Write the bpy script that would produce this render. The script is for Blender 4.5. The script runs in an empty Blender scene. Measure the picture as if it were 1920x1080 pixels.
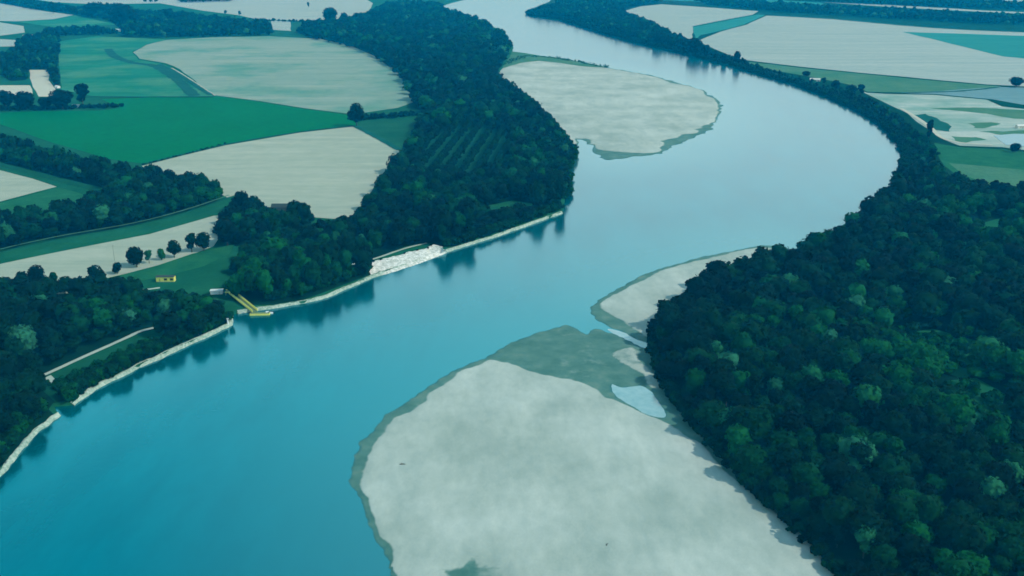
import bpy, bmesh, math, random
import numpy as np
from mathutils import Vector, Matrix
from mathutils.geometry import tessellate_polygon

R = math.radians
rng = np.random.default_rng(7)
random.seed(7)
sc = bpy.context.scene
COL = sc.collection

# ------------------------------------------------------------------ camera
CAM_H, F, HORIZON = 280.0, 1844.0, -120.0          # metres, pixels (1920 frame), horizon row
PITCH = math.atan((540 - HORIZON) / F)
cp, sp = math.cos(PITCH), math.sin(PITCH)
cam_d = bpy.data.cameras.new('camera')
cam_d.sensor_width = 36.0
cam_d.lens = 36.0 * F / 1920
cam_d.clip_start = 1.0
cam_d.clip_end = 40000.0
cam = bpy.data.objects.new('camera', cam_d)
COL.objects.link(cam)
cam.location = (0, 0, CAM_H)
cam.rotation_euler = (math.pi / 2 - PITCH, 0, 0)
sc.camera = cam


def ground(px, py, z=0.0):
    """point of the map (at height z) seen at a pixel of the 1920x1080 photograph"""
    a, b = (px - 960) / F, (540 - py) / F
    d = (a, cp + b * sp, -sp + b * cp)
    t = (CAM_H - z) / -d[2]
    return np.array((d[0] * t, d[1] * t))


def scale_at(py):
    return (py - HORIZON) * cp / CAM_H              # pixels per metre at a ground row


def project(x, y, z):
    yc = y * cp - (z - CAM_H) * sp
    up = y * sp + (z - CAM_H) * cp
    return 960 + F * x / yc, 540 - F * up / yc, yc


def path(pts, z=0.0):
    return np.array([ground(x, y, z) for x, y in pts])


# ------------------------------------------------------------------ outline helpers
def catmull(P, closed=True, n=6):
    P = np.asarray(P, float)
    N = len(P)
    out = []
    for i in range(N if closed else N - 1):
        if closed:
            p0, p1, p2, p3 = P[i - 1], P[i], P[(i + 1) % N], P[(i + 2) % N]
        else:
            p0, p1, p2, p3 = P[max(i - 1, 0)], P[i], P[i + 1], P[min(i + 2, N - 1)]
        for k in range(n):
            t = k / n
            out.append(0.5 * ((2 * p1) + (-p0 + p2) * t + (2 * p0 - 5 * p1 + 4 * p2 - p3) * t * t
                              + (-p0 + 3 * p1 - 3 * p2 + p3) * t ** 3))
    if not closed:
        out.append(P[-1])
    return np.array(out)


def subdivide(P, closed, step):
    out = []
    N = len(P)
    for i in range(N if closed else N - 1):
        a, b = P[i], P[(i + 1) % N]
        k = max(1, int(np.linalg.norm(b - a) / step))
        for j in range(k):
            out.append(a + (b - a) * j / k)
    if not closed:
        out.append(P[-1])
    return np.array(out)


def value_noise(P, scale, seed=0):
    """smooth lattice noise in -1..1"""
    q = np.asarray(P, float) / scale + seed * 17.31
    i = np.floor(q).astype(np.int64)
    f = q - i
    f = f * f * (3 - 2 * f)

    def h(ix, iy):
        n = (ix * 374761393 + iy * 668265263 + seed * 1274126177) & 0x7fffffff
        n = ((n ^ (n >> 13)) * 1274126177) & 0x7fffffff
        n = n ^ (n >> 16)
        return (n & 0xffff) / 32767.5 - 1
    a, b = h(i[:, 0], i[:, 1]), h(i[:, 0] + 1, i[:, 1])
    c, d = h(i[:, 0], i[:, 1] + 1), h(i[:, 0] + 1, i[:, 1] + 1)
    return (a + (b - a) * f[:, 0]) * (1 - f[:, 1]) + (c + (d - c) * f[:, 0]) * f[:, 1]


def fbm(P, scale, seed=0, octs=4):
    s = 0
    for k in range(octs):
        s = s + value_noise(P, scale / 2 ** k, seed + k) / 2 ** k
    return s / 1.6


def roughen(P, amp, scale, seed=0):
    P = np.asarray(P)
    return P + np.stack([fbm(P, scale, seed), fbm(P, scale, seed + 9)], 1) * amp


def inside(P, poly):
    P = np.asarray(P)
    x, y = P[:, 0], P[:, 1]
    c = np.zeros(len(P), bool)
    for (x0, y0), (x1, y1) in zip(poly, np.roll(poly, -1, 0)):
        if y0 == y1:
            continue
        c ^= ((y0 > y) != (y1 > y)) & (x < (x1 - x0) * (y - y0) / (y1 - y0) + x0)
    return c


def dist_line(P, poly, closed=True):
    d = np.full(len(P), 1e9)
    Q = np.roll(poly, -1, 0) if closed else poly[1:]
    for a, b in zip(poly, Q):
        ab = b - a
        l = ab @ ab
        if l == 0:
            continue
        t = np.clip(((P - a) @ ab) / l, 0, 1)
        e = P - a - t[:, None] * ab
        d = np.minimum(d, (e * e).sum(1))
    return np.sqrt(d)


def sdf(P, poly):
    d = dist_line(P, poly)
    return np.where(inside(P, poly), d, -d)


# ------------------------------------------------------------------ materials
def new_mat(name):
    m = bpy.data.materials.new(name)
    m.use_nodes = True
    nt = m.node_tree
    b = nt.nodes['Principled BSDF']
    return m, nt, b


def noise_node(nt, scale, detail=4, vec=None, stretch=None, rot=0, rough=0.6):
    n = nt.nodes.new('ShaderNodeTexNoise')
    n.inputs['Scale'].default_value = scale
    n.inputs['Detail'].default_value = detail
    n.inputs['Roughness'].default_value = rough
    if vec is None:
        vec = nt.nodes.new('ShaderNodeTexCoord').outputs['Object']
    if stretch:
        mp = nt.nodes.new('ShaderNodeMapping')
        mp.inputs['Scale'].default_value = stretch
        mp.inputs['Rotation'].default_value = (0, 0, rot)
        nt.links.new(vec, mp.inputs['Vector'])
        vec = mp.outputs['Vector']
    nt.links.new(vec, n.inputs['Vector'])
    return n.outputs['Fac']


def ramp_node(nt, fac, stops):
    r = nt.nodes.new('ShaderNodeValToRGB')
    e = r.color_ramp.elements
    while len(e) < len(stops):
        e.new(0.5)
    for el, (p, c) in zip(e, stops):
        el.position = p
        el.color = (*c, 1)
    nt.links.new(fac, r.inputs['Fac'])
    return r.outputs['Color']


def mix_node(nt, fac, a, b, mode='MIX'):
    m = nt.nodes.new('ShaderNodeMix')
    m.data_type = 'RGBA'
    m.blend_type = mode
    for sock, v in ((m.inputs['Factor'], fac), (m.inputs[6], a), (m.inputs[7], b)):
        if isinstance(v, (int, float)):
            sock.default_value = v
        elif isinstance(v, tuple):
            sock.default_value = (*v, 1)
        else:
            nt.links.new(v, sock)
    return m.outputs[2]


def matt(name, c1, c2, scale=0.02, detail=6, stretch=None, rot=0, rough=0.95, spread=0.22, fine=None, spec=0.02):
    """ground-like surface: two colours mottled by noise, plus a finer grain"""
    m, nt, b = new_mat(name)
    f = noise_node(nt, scale, detail, stretch=stretch, rot=rot)
    c = ramp_node(nt, f, [(0.5 - spread, c1), (0.5 + spread, c2)])
    g = noise_node(nt, fine or scale * 12, 3)
    g = ramp_node(nt, g, [(0.25, (0.82,) * 3), (0.75, (1.12,) * 3)])
    c = mix_node(nt, 1.0, c, g, 'MULTIPLY')
    nt.links.new(c, b.inputs['Base Color'])
    b.inputs['Roughness'].default_value = rough
    b.inputs['Specular IOR Level'].default_value = spec
    return m


def plain(name, c, rough=0.6, spec=0.3, metallic=0.0, var=0.12):
    m, nt, b = new_mat(name)
    f = noise_node(nt, 1.3, 4)
    lo, hi = tuple(v * (1 - var) for v in c), tuple(min(1, v * (1 + var)) for v in c)
    nt.links.new(ramp_node(nt, f, [(0.3, lo), (0.7, hi)]), b.inputs['Base Color'])
    b.inputs['Roughness'].default_value = rough
    b.inputs['Specular IOR Level'].default_value = spec
    b.inputs['Metallic'].default_value = metallic
    return m


M = {}
# two-crop striped field: c1..c2 mottled with long streaks along the working direction


def field_mat(name, c1, c2, rot=0.0, patch=None, streak=0.5):
    m, nt, b = new_mat(name)
    f = noise_node(nt, 0.02, 5, stretch=(0.12, 1.6, 1), rot=rot)
    g = noise_node(nt, 0.006, 4)
    c = ramp_node(nt, f, [(0.32, c1), (0.68, c2)])
    if patch:
        c = mix_node(nt, ramp_node(nt, g, [(0.47, (0, 0, 0)), (0.66, (1, 1, 1))]), c, patch)
    w = noise_node(nt, 0.35, 2, stretch=(0.03, 1, 1), rot=rot)
    c = mix_node(nt, 1.0, c, ramp_node(nt, w, [(0.3, (0.94,) * 3), (0.7, (1.05,) * 3)]), 'MULTIPLY')
    h = noise_node(nt, 0.05, 6)
    c = mix_node(nt, 1.0, c, ramp_node(nt, h, [(0.3, (0.90, 0.93, 0.92)), (0.7, (1.06, 1.05, 1.05))]), 'MULTIPLY')
    nt.links.new(c, b.inputs['Base Color'])
    b.inputs['Roughness'].default_value = 1.0
    b.inputs['Specular IOR Level'].default_value = 0.05
    return m


M['grass'] = matt('grass', (0.004, 0.070, 0.034), (0.012, 0.110, 0.054), 0.02, fine=0.3)
M['meadow'] = matt('meadow', (0.030, 0.165, 0.085), (0.095, 0.215, 0.115), 0.012, fine=0.2)
M['lush'] = matt('lush_crop', (0.000, 0.138, 0.040), (0.001, 0.172, 0.054), 0.008, fine=0.1, spread=0.3)
M['crop'] = field_mat('mid_green_crop', (0.000, 0.150, 0.078), (0.014, 0.205, 0.105), 0.3, patch=(0.060, 0.235, 0.120))
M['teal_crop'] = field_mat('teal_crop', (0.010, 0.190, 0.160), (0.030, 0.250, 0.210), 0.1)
M['track_green'] = matt('dark_green_margin', (0.004, 0.085, 0.060), (0.012, 0.12, 0.085), 0.03)
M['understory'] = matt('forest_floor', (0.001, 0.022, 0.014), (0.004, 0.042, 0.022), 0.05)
M['clearing'] = matt('clearing_grass', (0.008, 0.105, 0.045), (0.022, 0.155, 0.062), 0.05)
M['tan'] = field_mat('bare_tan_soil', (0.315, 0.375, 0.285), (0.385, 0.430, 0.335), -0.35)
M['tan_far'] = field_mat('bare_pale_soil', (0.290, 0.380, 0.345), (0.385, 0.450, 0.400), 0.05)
M['tan_green'] = field_mat('stubble_with_green_regrowth', (0.195, 0.305, 0.235), (0.290, 0.365, 0.285), 0.05, patch=(0.110, 0.270, 0.190))
M['grey_crop'] = field_mat('grey_blue_fallow', (0.12, 0.25, 0.27), (0.17, 0.30, 0.31), 0.0)
M['yard'] = matt('pale_gravel', (0.46, 0.48, 0.38), (0.56, 0.56, 0.44), 0.05)
M['quarry'] = field_mat('quarry_sand', (0.25, 0.37, 0.31), (0.46, 0.51, 0.45), 0.15, patch=(0.14, 0.31, 0.24))
M['dirt'] = matt('pale_dirt_track', (0.36, 0.46, 0.38), (0.46, 0.54, 0.44), 0.2)
M['white'] = plain('white_paint', (0.78, 0.80, 0.78))
M['pale_metal'] = plain('galvanised_metal', (0.50, 0.58, 0.56), 0.45, 0.5)
M['yellow'] = plain('yellow_paint', (0.80, 0.76, 0.17))
M['yellow_dim'] = plain('weathered_yellow_paint', (0.40, 0.46, 0.12))
M['dark_glass'] = plain('dark_window_glass', (0.03, 0.05, 0.03), 0.15, 0.5)
M['dark_roof'] = plain('dark_roofing', (0.03, 0.055, 0.05), 0.8)
M['pale_roof'] = plain('pale_roofing', (0.60, 0.64, 0.60), 0.8)
M['cream_wall'] = plain('cream_render', (0.55, 0.55, 0.45), 0.9)
M['bark'] = plain('bark', (0.055, 0.06, 0.045), 0.9, 0.1)
M['timber'] = plain('bleached_timber', (0.10, 0.12, 0.10), 0.9, 0.1)
M['pole_wood'] = plain('grey_pole_wood', (0.22, 0.26, 0.20), 0.9, 0.1)
M['deck'] = plain('deck_boards', (0.14, 0.22, 0.10), 0.8)


def sand_mat():
    """dry sand above the waterline, wet silt where it lies low: the height decides"""
    m, nt, b = new_mat('river_sand')
    geo = nt.nodes.new('ShaderNodeNewGeometry')
    xyz = nt.nodes.new('ShaderNodeSeparateXYZ')
    nt.links.new(geo.outputs['Position'], xyz.inputs[0])
    n1 = noise_node(nt, 0.12, 6, vec=geo.outputs['Position'])
    add = nt.nodes.new('ShaderNodeMath')
    add.operation = 'MULTIPLY_ADD'
    nt.links.new(n1, add.inputs[0])
    add.inputs[1].default_value = 0.40
    nt.links.new(xyz.outputs['Z'], add.inputs[2])
    big = noise_node(nt, 0.011, 5, vec=geo.outputs['Position'])
    dry = ramp_node(nt, big, [(0.30, (0.310, 0.385, 0.325)), (0.52, (0.420, 0.485, 0.422)), (0.70, (0.510, 0.570, 0.505))])
    mid = noise_node(nt, 0.05, 6, vec=geo.outputs['Position'], stretch=(1.0, 0.35, 1), rot=0.5)
    dry = mix_node(nt, 1.0, dry, ramp_node(nt, mid, [(0.28, (0.80, 0.85, 0.85)), (0.70, (1.08, 1.06, 1.05))]), 'MULTIPLY')
    fl = noise_node(nt, 0.22, 5, vec=geo.outputs['Position'], stretch=(1.0, 0.5, 1), rot=0.9)
    dry = mix_node(nt, 1.0, dry, ramp_node(nt, fl, [(0.32, (0.91, 0.93, 0.93)), (0.66, (1.04, 1.03, 1.03))]), 'MULTIPLY')
    grain = noise_node(nt, 0.9, 3, vec=geo.outputs['Position'])
    dry = mix_node(nt, 1.0, dry, ramp_node(nt, grain, [(0.3, (0.95,) * 3), (0.7, (1.04,) * 3)]), 'MULTIPLY')
    wetv = ramp_node(nt, noise_node(nt, 0.06, 6, vec=geo.outputs['Position']),
                     [(0.3, (0.045, 0.150, 0.122)), (0.55, (0.085, 0.205, 0.165)), (0.75, (0.150, 0.250, 0.195))])
    f = nt.nodes.new('ShaderNodeMapRange')
    f.interpolation_type = 'SMOOTHSTEP'
    f.inputs['From Min'].default_value = 0.58
    f.inputs['From Max'].default_value = 0.84
    nt.links.new(add.outputs[0], f.inputs['Value'])
    c = mix_node(nt, f.outputs[0], wetv, dry)
    e = nt.nodes.new('ShaderNodeMapRange')
    e.interpolation_type = 'SMOOTHSTEP'
    e.inputs['From Min'].default_value = 0.19
    e.inputs['From Max'].default_value = 0.34
    nt.links.new(add.outputs[0], e.inputs['Value'])
    c = mix_node(nt, e.outputs[0], (0.035, 0.15, 0.14), c)
    nt.links.new(c, b.inputs['Base Color'])
    b.inputs['Roughness'].default_value = 0.9
    b.inputs['Specular IOR Level'].default_value = 0.15
    bump = nt.nodes.new('ShaderNodeBump')
    bump.inputs['Strength'].default_value = 0.5
    bump.inputs['Distance'].default_value = 0.5
    nt.links.new(mid, bump.inputs['Height'])
    nt.links.new(bump.outputs[0], b.inputs['Normal'])
    return m


M['sand'] = sand_mat()
M['riprap'] = matt('riprap_stone', (0.17, 0.28, 0.21), (0.46, 0.55, 0.46), 0.5, 5, spread=0.18)
M['revetment'] = matt('bleached_revetment_stone', (0.40, 0.45, 0.38), (0.80, 0.80, 0.73), 0.35, 6, spread=0.13)


def water_mat():
    m, nt, b = new_mat('river_water')
    at = nt.nodes.new('ShaderNodeAttribute')
    at.attribute_name = 'shoal'
    geo = nt.nodes.new('ShaderNodeNewGeometry')
    n = noise_node(nt, 0.02, 5, vec=geo.outputs['Position'], stretch=(1.5, 0.5, 1), rot=-0.5)
    deep = ramp_node(nt, n, [(0.3, WATER_DEEP[0]), (0.7, WATER_DEEP[1])])
    c = mix_node(nt, at.outputs['Fac'], deep, WATER_SHOAL)
    nt.links.new(c, b.inputs['Base Color'])
    b.inputs['Roughness'].default_value = 0.15
    b.inputs['IOR'].default_value = 2.5
    b.inputs['Specular Tint'].default_value = (0.0, 0.80, 1.0, 1)
    bump = nt.nodes.new('ShaderNodeBump')
    bump.inputs['Strength'].default_value = 0.35
    bump.inputs['Distance'].default_value = 0.15
    w = noise_node(nt, 0.35, 4, vec=geo.outputs['Position'], stretch=(0.6, 1.0, 1), rot=0.4)
    nt.links.new(w, bump.inputs['Height'])
    nt.links.new(bump.outputs[0], b.inputs['Normal'])
    return m


WATER_DEEP = ((0.000, 0.070, 0.086), (0.000, 0.125, 0.148))
WATER_SHOAL = (0.045, 0.180, 0.185)
M['water'] = water_mat()


def leaf_mat(name, source):
    m, nt, b = new_mat(name)
    if source == 'attribute':
        a = nt.nodes.new('ShaderNodeAttribute')
        a.attribute_name = 'tint'
        t = a.outputs['Fac']
    else:
        o = nt.nodes.new('ShaderNodeObjectInfo')
        s = nt.nodes.new('ShaderNodeSeparateColor')
        nt.links.new(o.outputs['Color'], s.inputs[0])
        t = s.outputs['Red']
    c = ramp_node(nt, t, [(0.0, (0.000, 0.010, 0.006)), (0.3, (0.001, 0.025, 0.011)), (0.55, (0.002, 0.048, 0.014)),
                          (0.78, (0.004, 0.092, 0.020)), (1.0, (0.022, 0.145, 0.078))])
    g = noise_node(nt, 0.45, 3)
    c = mix_node(nt, 1.0, c, ramp_node(nt, g, [(0.3, (0.75, 0.78, 0.82)), (0.7, (1.25, 1.2, 1.12))]), 'MULTIPLY')
    nt.links.new(c, b.inputs['Base Color'])
    b.inputs['Roughness'].default_value = 0.85
    b.inputs['Specular IOR Level'].default_value = 0.04
    return m


M['leaf_obj'] = leaf_mat('foliage', 'object')
M['leaf_attr'] = leaf_mat('foliage_mass', 'attribute')


# ------------------------------------------------------------------ object helpers
def link(name, me, parent=None, mat=None, loc=None):
    o = bpy.data.objects.new(name, me)
    COL.objects.link(o)
    if mat is not None:
        me.materials.append(mat)
    if parent is not None:
        o.parent = parent
    if loc is not None:
        o.location = loc
    return o


def tag(o, label=None, cat=None, group=None, kind=None):
    if label:
        o['label'] = label
    if cat:
        o['category'] = cat
    if group:
        o['group'] = group
    if kind:
        o['kind'] = kind
    return o


def mesh_np(name, V, Q, smooth=False):
    """mesh from a vertex array and an (n,k) face array (or a list of such arrays)"""
    if not isinstance(Q, (list, tuple)):
        Q = [Q]
    Q = [q for q in Q if len(q)]
    me = bpy.data.meshes.new(name)
    me.vertices.add(len(V))
    me.vertices.foreach_set('co', np.asarray(V, np.float32).ravel())
    loops = np.concatenate([q.ravel() for q in Q]).astype(np.int32)
    tot = np.concatenate([np.full(len(q), q.shape[1]) for q in Q]).astype(np.int32)
    start = np.concatenate([[0], np.cumsum(tot)[:-1]]).astype(np.int32)
    me.loops.add(len(loops))
    me.loops.foreach_set('vertex_index', loops)
    me.polygons.add(len(tot))
    me.polygons.foreach_set('loop_start', start)
    if smooth:
        me.polygons.foreach_set('use_smooth', np.ones(len(tot), bool))
    me.update(calc_edges=True)
    return me


def sheet(name, P, z, mat, kind='structure', label=None, cat=None):
    """flat outline lying on the ground"""
    V = [Vector((x, y, 0)) for x, y in P]
    T = np.array(tessellate_polygon([V]))
    V3 = np.column_stack([P, np.full(len(P), z)])
    a, b, c = V3[T[:, 0]], V3[T[:, 1]], V3[T[:, 2]]
    flip = np.cross(b - a, c - a)[:, 2] < 0
    T[flip] = T[flip][:, ::-1]
    o = link(name, mesh_np(name, V3, T), mat=mat)
    tag(o, label, cat, kind=kind)
    return o


def normals2(P):
    t = np.gradient(P, axis=0)
    t /= np.linalg.norm(t, axis=1)[:, None] + 1e-9
    return np.column_stack([-t[:, 1], t[:, 0]])


def ribbon(name, P, prof, mat, jitter=0.0, seed=0, kind='structure', smooth=True, zjit=0.0, wvar=0.0):
    """strip along a path; prof = [(offset to the left of travel, height)]"""
    N = normals2(P)
    rows = []
    wv = 1 + wvar * fbm(P, 25, seed + 40)
    for k, (off, z) in enumerate(prof):
        q = P + N * (off * wv)[:, None]
        if jitter:
            q = q + N * (fbm(q, 6, seed + k * 3) * jitter)[:, None]
        zz = np.full(len(P), z) + (zjit * fbm(q, 4, seed + k * 5 + 1) if zjit else 0)
        rows.append(np.column_stack([q, zz]))
    n, m = len(P), len(prof)
    V = np.concatenate(rows)
    i = np.arange(n - 1)
    Q = np.concatenate([np.column_stack([k * n + i, k * n + i + 1, (k + 1) * n + i + 1, (k + 1) * n + i]) for k in range(m - 1)])
    me = mesh_np(name, V, Q, smooth)
    bm = bmesh.new(); bm.from_mesh(me)
    bmesh.ops.recalc_face_normals(bm, faces=bm.faces)
    if sum(f.normal.z for f in bm.faces) < 0:
        bmesh.ops.reverse_faces(bm, faces=bm.faces)
    bm.to_mesh(me); bm.free()
    o = link(name, me, mat=mat)
    tag(o, kind=kind)
    return o


class MB:
    """collects simple solids into one part mesh"""
    def __init__(self):
        self.bm = bmesh.new()

    def box(self, c, s, rz=0.0, bevel=0.0):
        r = bmesh.ops.create_cube(self.bm, size=1, matrix=Matrix.Translation(c) @ Matrix.Rotation(rz, 4, 'Z') @ Matrix.Diagonal((*s, 1)))
        if bevel:
            es = list({e for v in r['verts'] for e in v.link_edges})
            bmesh.ops.bevel(self.bm, geom=es, offset=bevel, segments=2, affect='EDGES')
        return self

    def bar(self, a, b, r0, r1=None, seg=8):
        a, b = Vector(a), Vector(b)
        d = b - a
        q = d.to_track_quat('Z', 'Y').to_matrix().to_4x4()
        bmesh.ops.create_cone(self.bm, cap_ends=True, segments=seg, radius1=r0, radius2=r0 if r1 is None else r1,
                              depth=d.length, matrix=Matrix.Translation((a + b) / 2) @ q)
        return self

    def poly(self, pts, faces):
        vs = [self.bm.verts.new(p) for p in pts]
        for f in faces:
            self.bm.faces.new([vs[i] for i in f])
        bmesh.ops.recalc_face_normals(self.bm, faces=self.bm.faces)
        return self

    def gable(self, c, sx, sy, h, over=0.4, thick=0.25):
        """gabled roof, ridge along x, eaves at height c.z"""
        x, y, z = c
        a, b = sx / 2 + over, sy / 2 + over
        for s in (-1, 1):
            self.poly([(x - a, y + s * b, z), (x + a, y + s * b, z), (x + a, y + s * 0.01, z + h), (x - a, y + s * 0.01, z + h),
                       (x - a, y + s * b, z + thick), (x + a, y + s * b, z + thick), (x + a, y + s * 0.01, z + h + thick), (x - a, y + s * 0.01, z + h + thick)],
                      [(0, 1, 2, 3), (4, 5, 6, 7), (0, 1, 5, 4), (1, 2, 6, 5), (2, 3, 7, 6), (3, 0, 4, 7)])
        return self

    def build(self, name, mat, parent=None, smooth=False):
        me = bpy.data.meshes.new(name)
        self.bm.to_mesh(me)
        self.bm.free()
        if smooth:
            me.polygons.foreach_set('use_smooth', np.ones(len(me.polygons), bool))
        return link(name, me, parent, mat)


def thing(name, label, cat, loc, rz=0.0, group=None):
    o = bpy.data.objects.new(name, None)
    COL.objects.link(o)
    o.location = loc
    o.rotation_euler = (0, 0, rz)
    o.empty_display_size = 1.0
    tag(o, label, cat, group)
    return o


LAND = 2.0

# ------------------------------------------------------------------ shorelines (traced on the photograph, laid on the map)
LEFT_SHORE = [(-420, 1560), (-250, 1230), (-130, 1060), (-50, 945), (0, 888), (37, 845), (67, 810), (110, 779), (100, 762), (135, 760), (175, 730), (200, 717),
              (220, 709), (240, 699), (270, 684), (325, 659), (400, 626), (431, 610), (432, 592), (445, 588), (470, 583), (510, 578), (570, 568),
              (610, 558), (660, 537), (700, 519), (765, 497), (830, 474), (920, 447), (1010, 415), (1053, 400), (1057, 385), (1066, 350), (1064, 322),
              (1080, 292), (1072, 272), (1035, 228), (985, 182), (930, 146), (944, 125), (958, 104), (962, 88), (948, 70), (915, 48), (865, 30), (828, 20),
              (832, 10), (850, 4), (880, -3)]
RIGHT_SHORE = [(1035, -2), (1030, 4), (1000, 16), (988, 24), (1002, 31), (1050, 38), (1100, 53), (1150, 69), (1200, 82), (1270, 97), (1370, 123), (1440, 143),
               (1500, 160), (1560, 182), (1610, 206), (1655, 232), (1690, 264), (1702, 288), (1699, 312), (1688, 336), (1662, 358), (1640, 376), (1600, 412),
               (1540, 450), (1470, 480), (1395, 500), (1322, 528), (1258, 570), (1220, 615), (1220, 660), (1240, 710), (1270, 760), (1318, 812), (1368, 868), (1405, 918), (1455, 955),
               (1505, 1005), (1560, 1060), (1620, 1120), (1760, 1260), (1980, 1500)]


def land(name, shore_px, close, seed):
    s = subdivide(path(shore_px), False, 9.0)
    near = np.clip(s[:, 1] / 900, 0.4, 2.2)
    s = s + np.stack([fbm(s, 14, seed), fbm(s, 14, seed + 3)], 1) * (1.2 * near)[:, None]
    P = np.concatenate([s, np.array(close, float)])
    area = 0.5 * np.sum(P[:, 0] * np.roll(P[:, 1], -1) - np.roll(P[:, 0], -1) * P[:, 1])
    if area < 0:
        P = P[::-1]
    t = np.roll(P, -1, 0) - np.roll(P, 1, 0)
    t /= np.linalg.norm(t, axis=1)[:, None] + 1e-9
    out = np.column_stack([t[:, 1], -t[:, 0]])
    V = [Vector((x, y, 0)) for x, y in P]
    T = np.array(tessellate_polygon([V]))
    n = len(P)
    V3 = np.concatenate([np.column_stack([P, np.full(n, LAND)]), np.column_stack([P + out * 0.8, np.full(n, -0.8)])])
    a, b, c = V3[T[:, 0]], V3[T[:, 1]], V3[T[:, 2]]
    fl = np.cross(b - a, c - a)[:, 2] < 0
    T[fl] = T[fl][:, ::-1]
    i = np.arange(n)
    j = (i + 1) % n
    Q = np.column_stack([i, n + i, n + j, j])
    o = link(name, mesh_np(name, V3, [T, Q]), mat=M['grass'])
    tag(o, kind='structure')
    return P


left_poly = land('ground', LEFT_SHORE, [(-150, 5600), (600, 7000), (900, 11500), (-9500, 11500), (-9500, -1400), (-560, -1400)], 3)
right_poly = land('ground', RIGHT_SHORE, [(700, -1400), (9500, -1400), (9500, 11500), (1800, 11500), (1500, 7000), (620, 5600)], 5)

# ------------------------------------------------------------------ sandbars
S1_WET = [(1400, 1520), (1100, 1500), (880, 1400), (770, 1240), (742, 1150), (738, 1100), (728, 1060), (716, 1032), (700, 1003), (692, 975), (684, 948), (668, 922), (653, 905), (660, 880), (672, 848), (682, 828),
          (702, 803), (735, 774), (765, 750), (800, 726), (850, 697), (900, 675), (945, 650), (990, 630), (1050, 611), (1072, 612), (1096, 626), (1120, 617),
          (1160, 630), (1195, 648), (1225, 660), (1270, 700), (1330, 800), (1420, 890), (1520, 980), (1640, 1110), (1720, 1190), (1850, 1340)]
S1_DRY = [(1400, 1500), (1110, 1470), (900, 1370), (795, 1240), (765, 1150), (750, 1090), (735, 1060), (742, 1035), (712, 1002), (706, 965), (692, 938), (674, 907), (690, 866), (715, 822), (740, 792), (762, 779),
          (802, 754), (830, 729), (870, 704), (905, 688), (940, 682), (1000, 701), (1080, 721), (1130, 748), (1180, 770), (1235, 796), (1290, 836), (1340, 880), (1400, 930), (1470, 985),
          (1560, 1075), (1640, 1150), (1800, 1320)]
S1_POOL = [(1149, 720), (1166, 727), (1205, 724), (1226, 744), (1247, 774), (1240, 784), (1205, 775), (1170, 752), (1152, 737)]
S1_PATCH = [(830, 1085), (850, 1062), (885, 1047), (920, 1062), (960, 1085), (960, 1120), (830, 1120)]
S1_PALE = [(1150, 662), (1175, 652), (1200, 660), (1205, 680), (1228, 705), (1236, 730), (1222, 728), (1205, 705), (1180, 690), (1160, 680)]
S3_WET = [(1452, 461), (1395, 467), (1330, 479), (1280, 491), (1220, 511), (1170, 534), (1130, 559), (1107, 577), (1112, 594), (1135, 608), (1170, 624), (1205, 640),
          (1260, 660), (1300, 610), (1390, 540), (1500, 490)]
S3_DRY = [(1440, 466), (1390, 472), (1330, 485), (1285, 497), (1225, 518), (1180, 540), (1145, 558), (1134, 573), (1150, 590), (1180, 606), (1215, 625),
          (1260, 640), (1300, 600), (1390, 535), (1480, 490)]
S2_WET = [(900, 150), (930, 128), (965, 112), (1010, 108), (1060, 117), (1140, 127), (1200, 138), (1260, 152), (1310, 167), (1337, 183), (1354, 207), (1346, 228),
          (1331, 247), (1290, 262), (1240, 283), (1180, 297), (1143, 300), (1124, 290), (1104, 270), (1082, 263), (1060, 290), (1000, 230), (940, 180)]
S2_DRY = [(910, 150), (940, 130), (970, 116), (1010, 112), (1060, 121), (1140, 130), (1200, 142), (1260, 156), (1310, 172), (1330, 188), (1335, 207), (1325, 224),
          (1312, 240), (1280, 252), (1232, 268), (1222, 284), (1185, 284), (1150, 280), (1128, 274), (1112, 262), (1092, 256), (1060, 280), (1000, 225), (940, 175)]


def curve(px, amp, sc_, seed, n=5):
    return roughen(subdivide(catmull(path(px), True, n), True, sc_ * 0.35), amp, sc_, seed)


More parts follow.
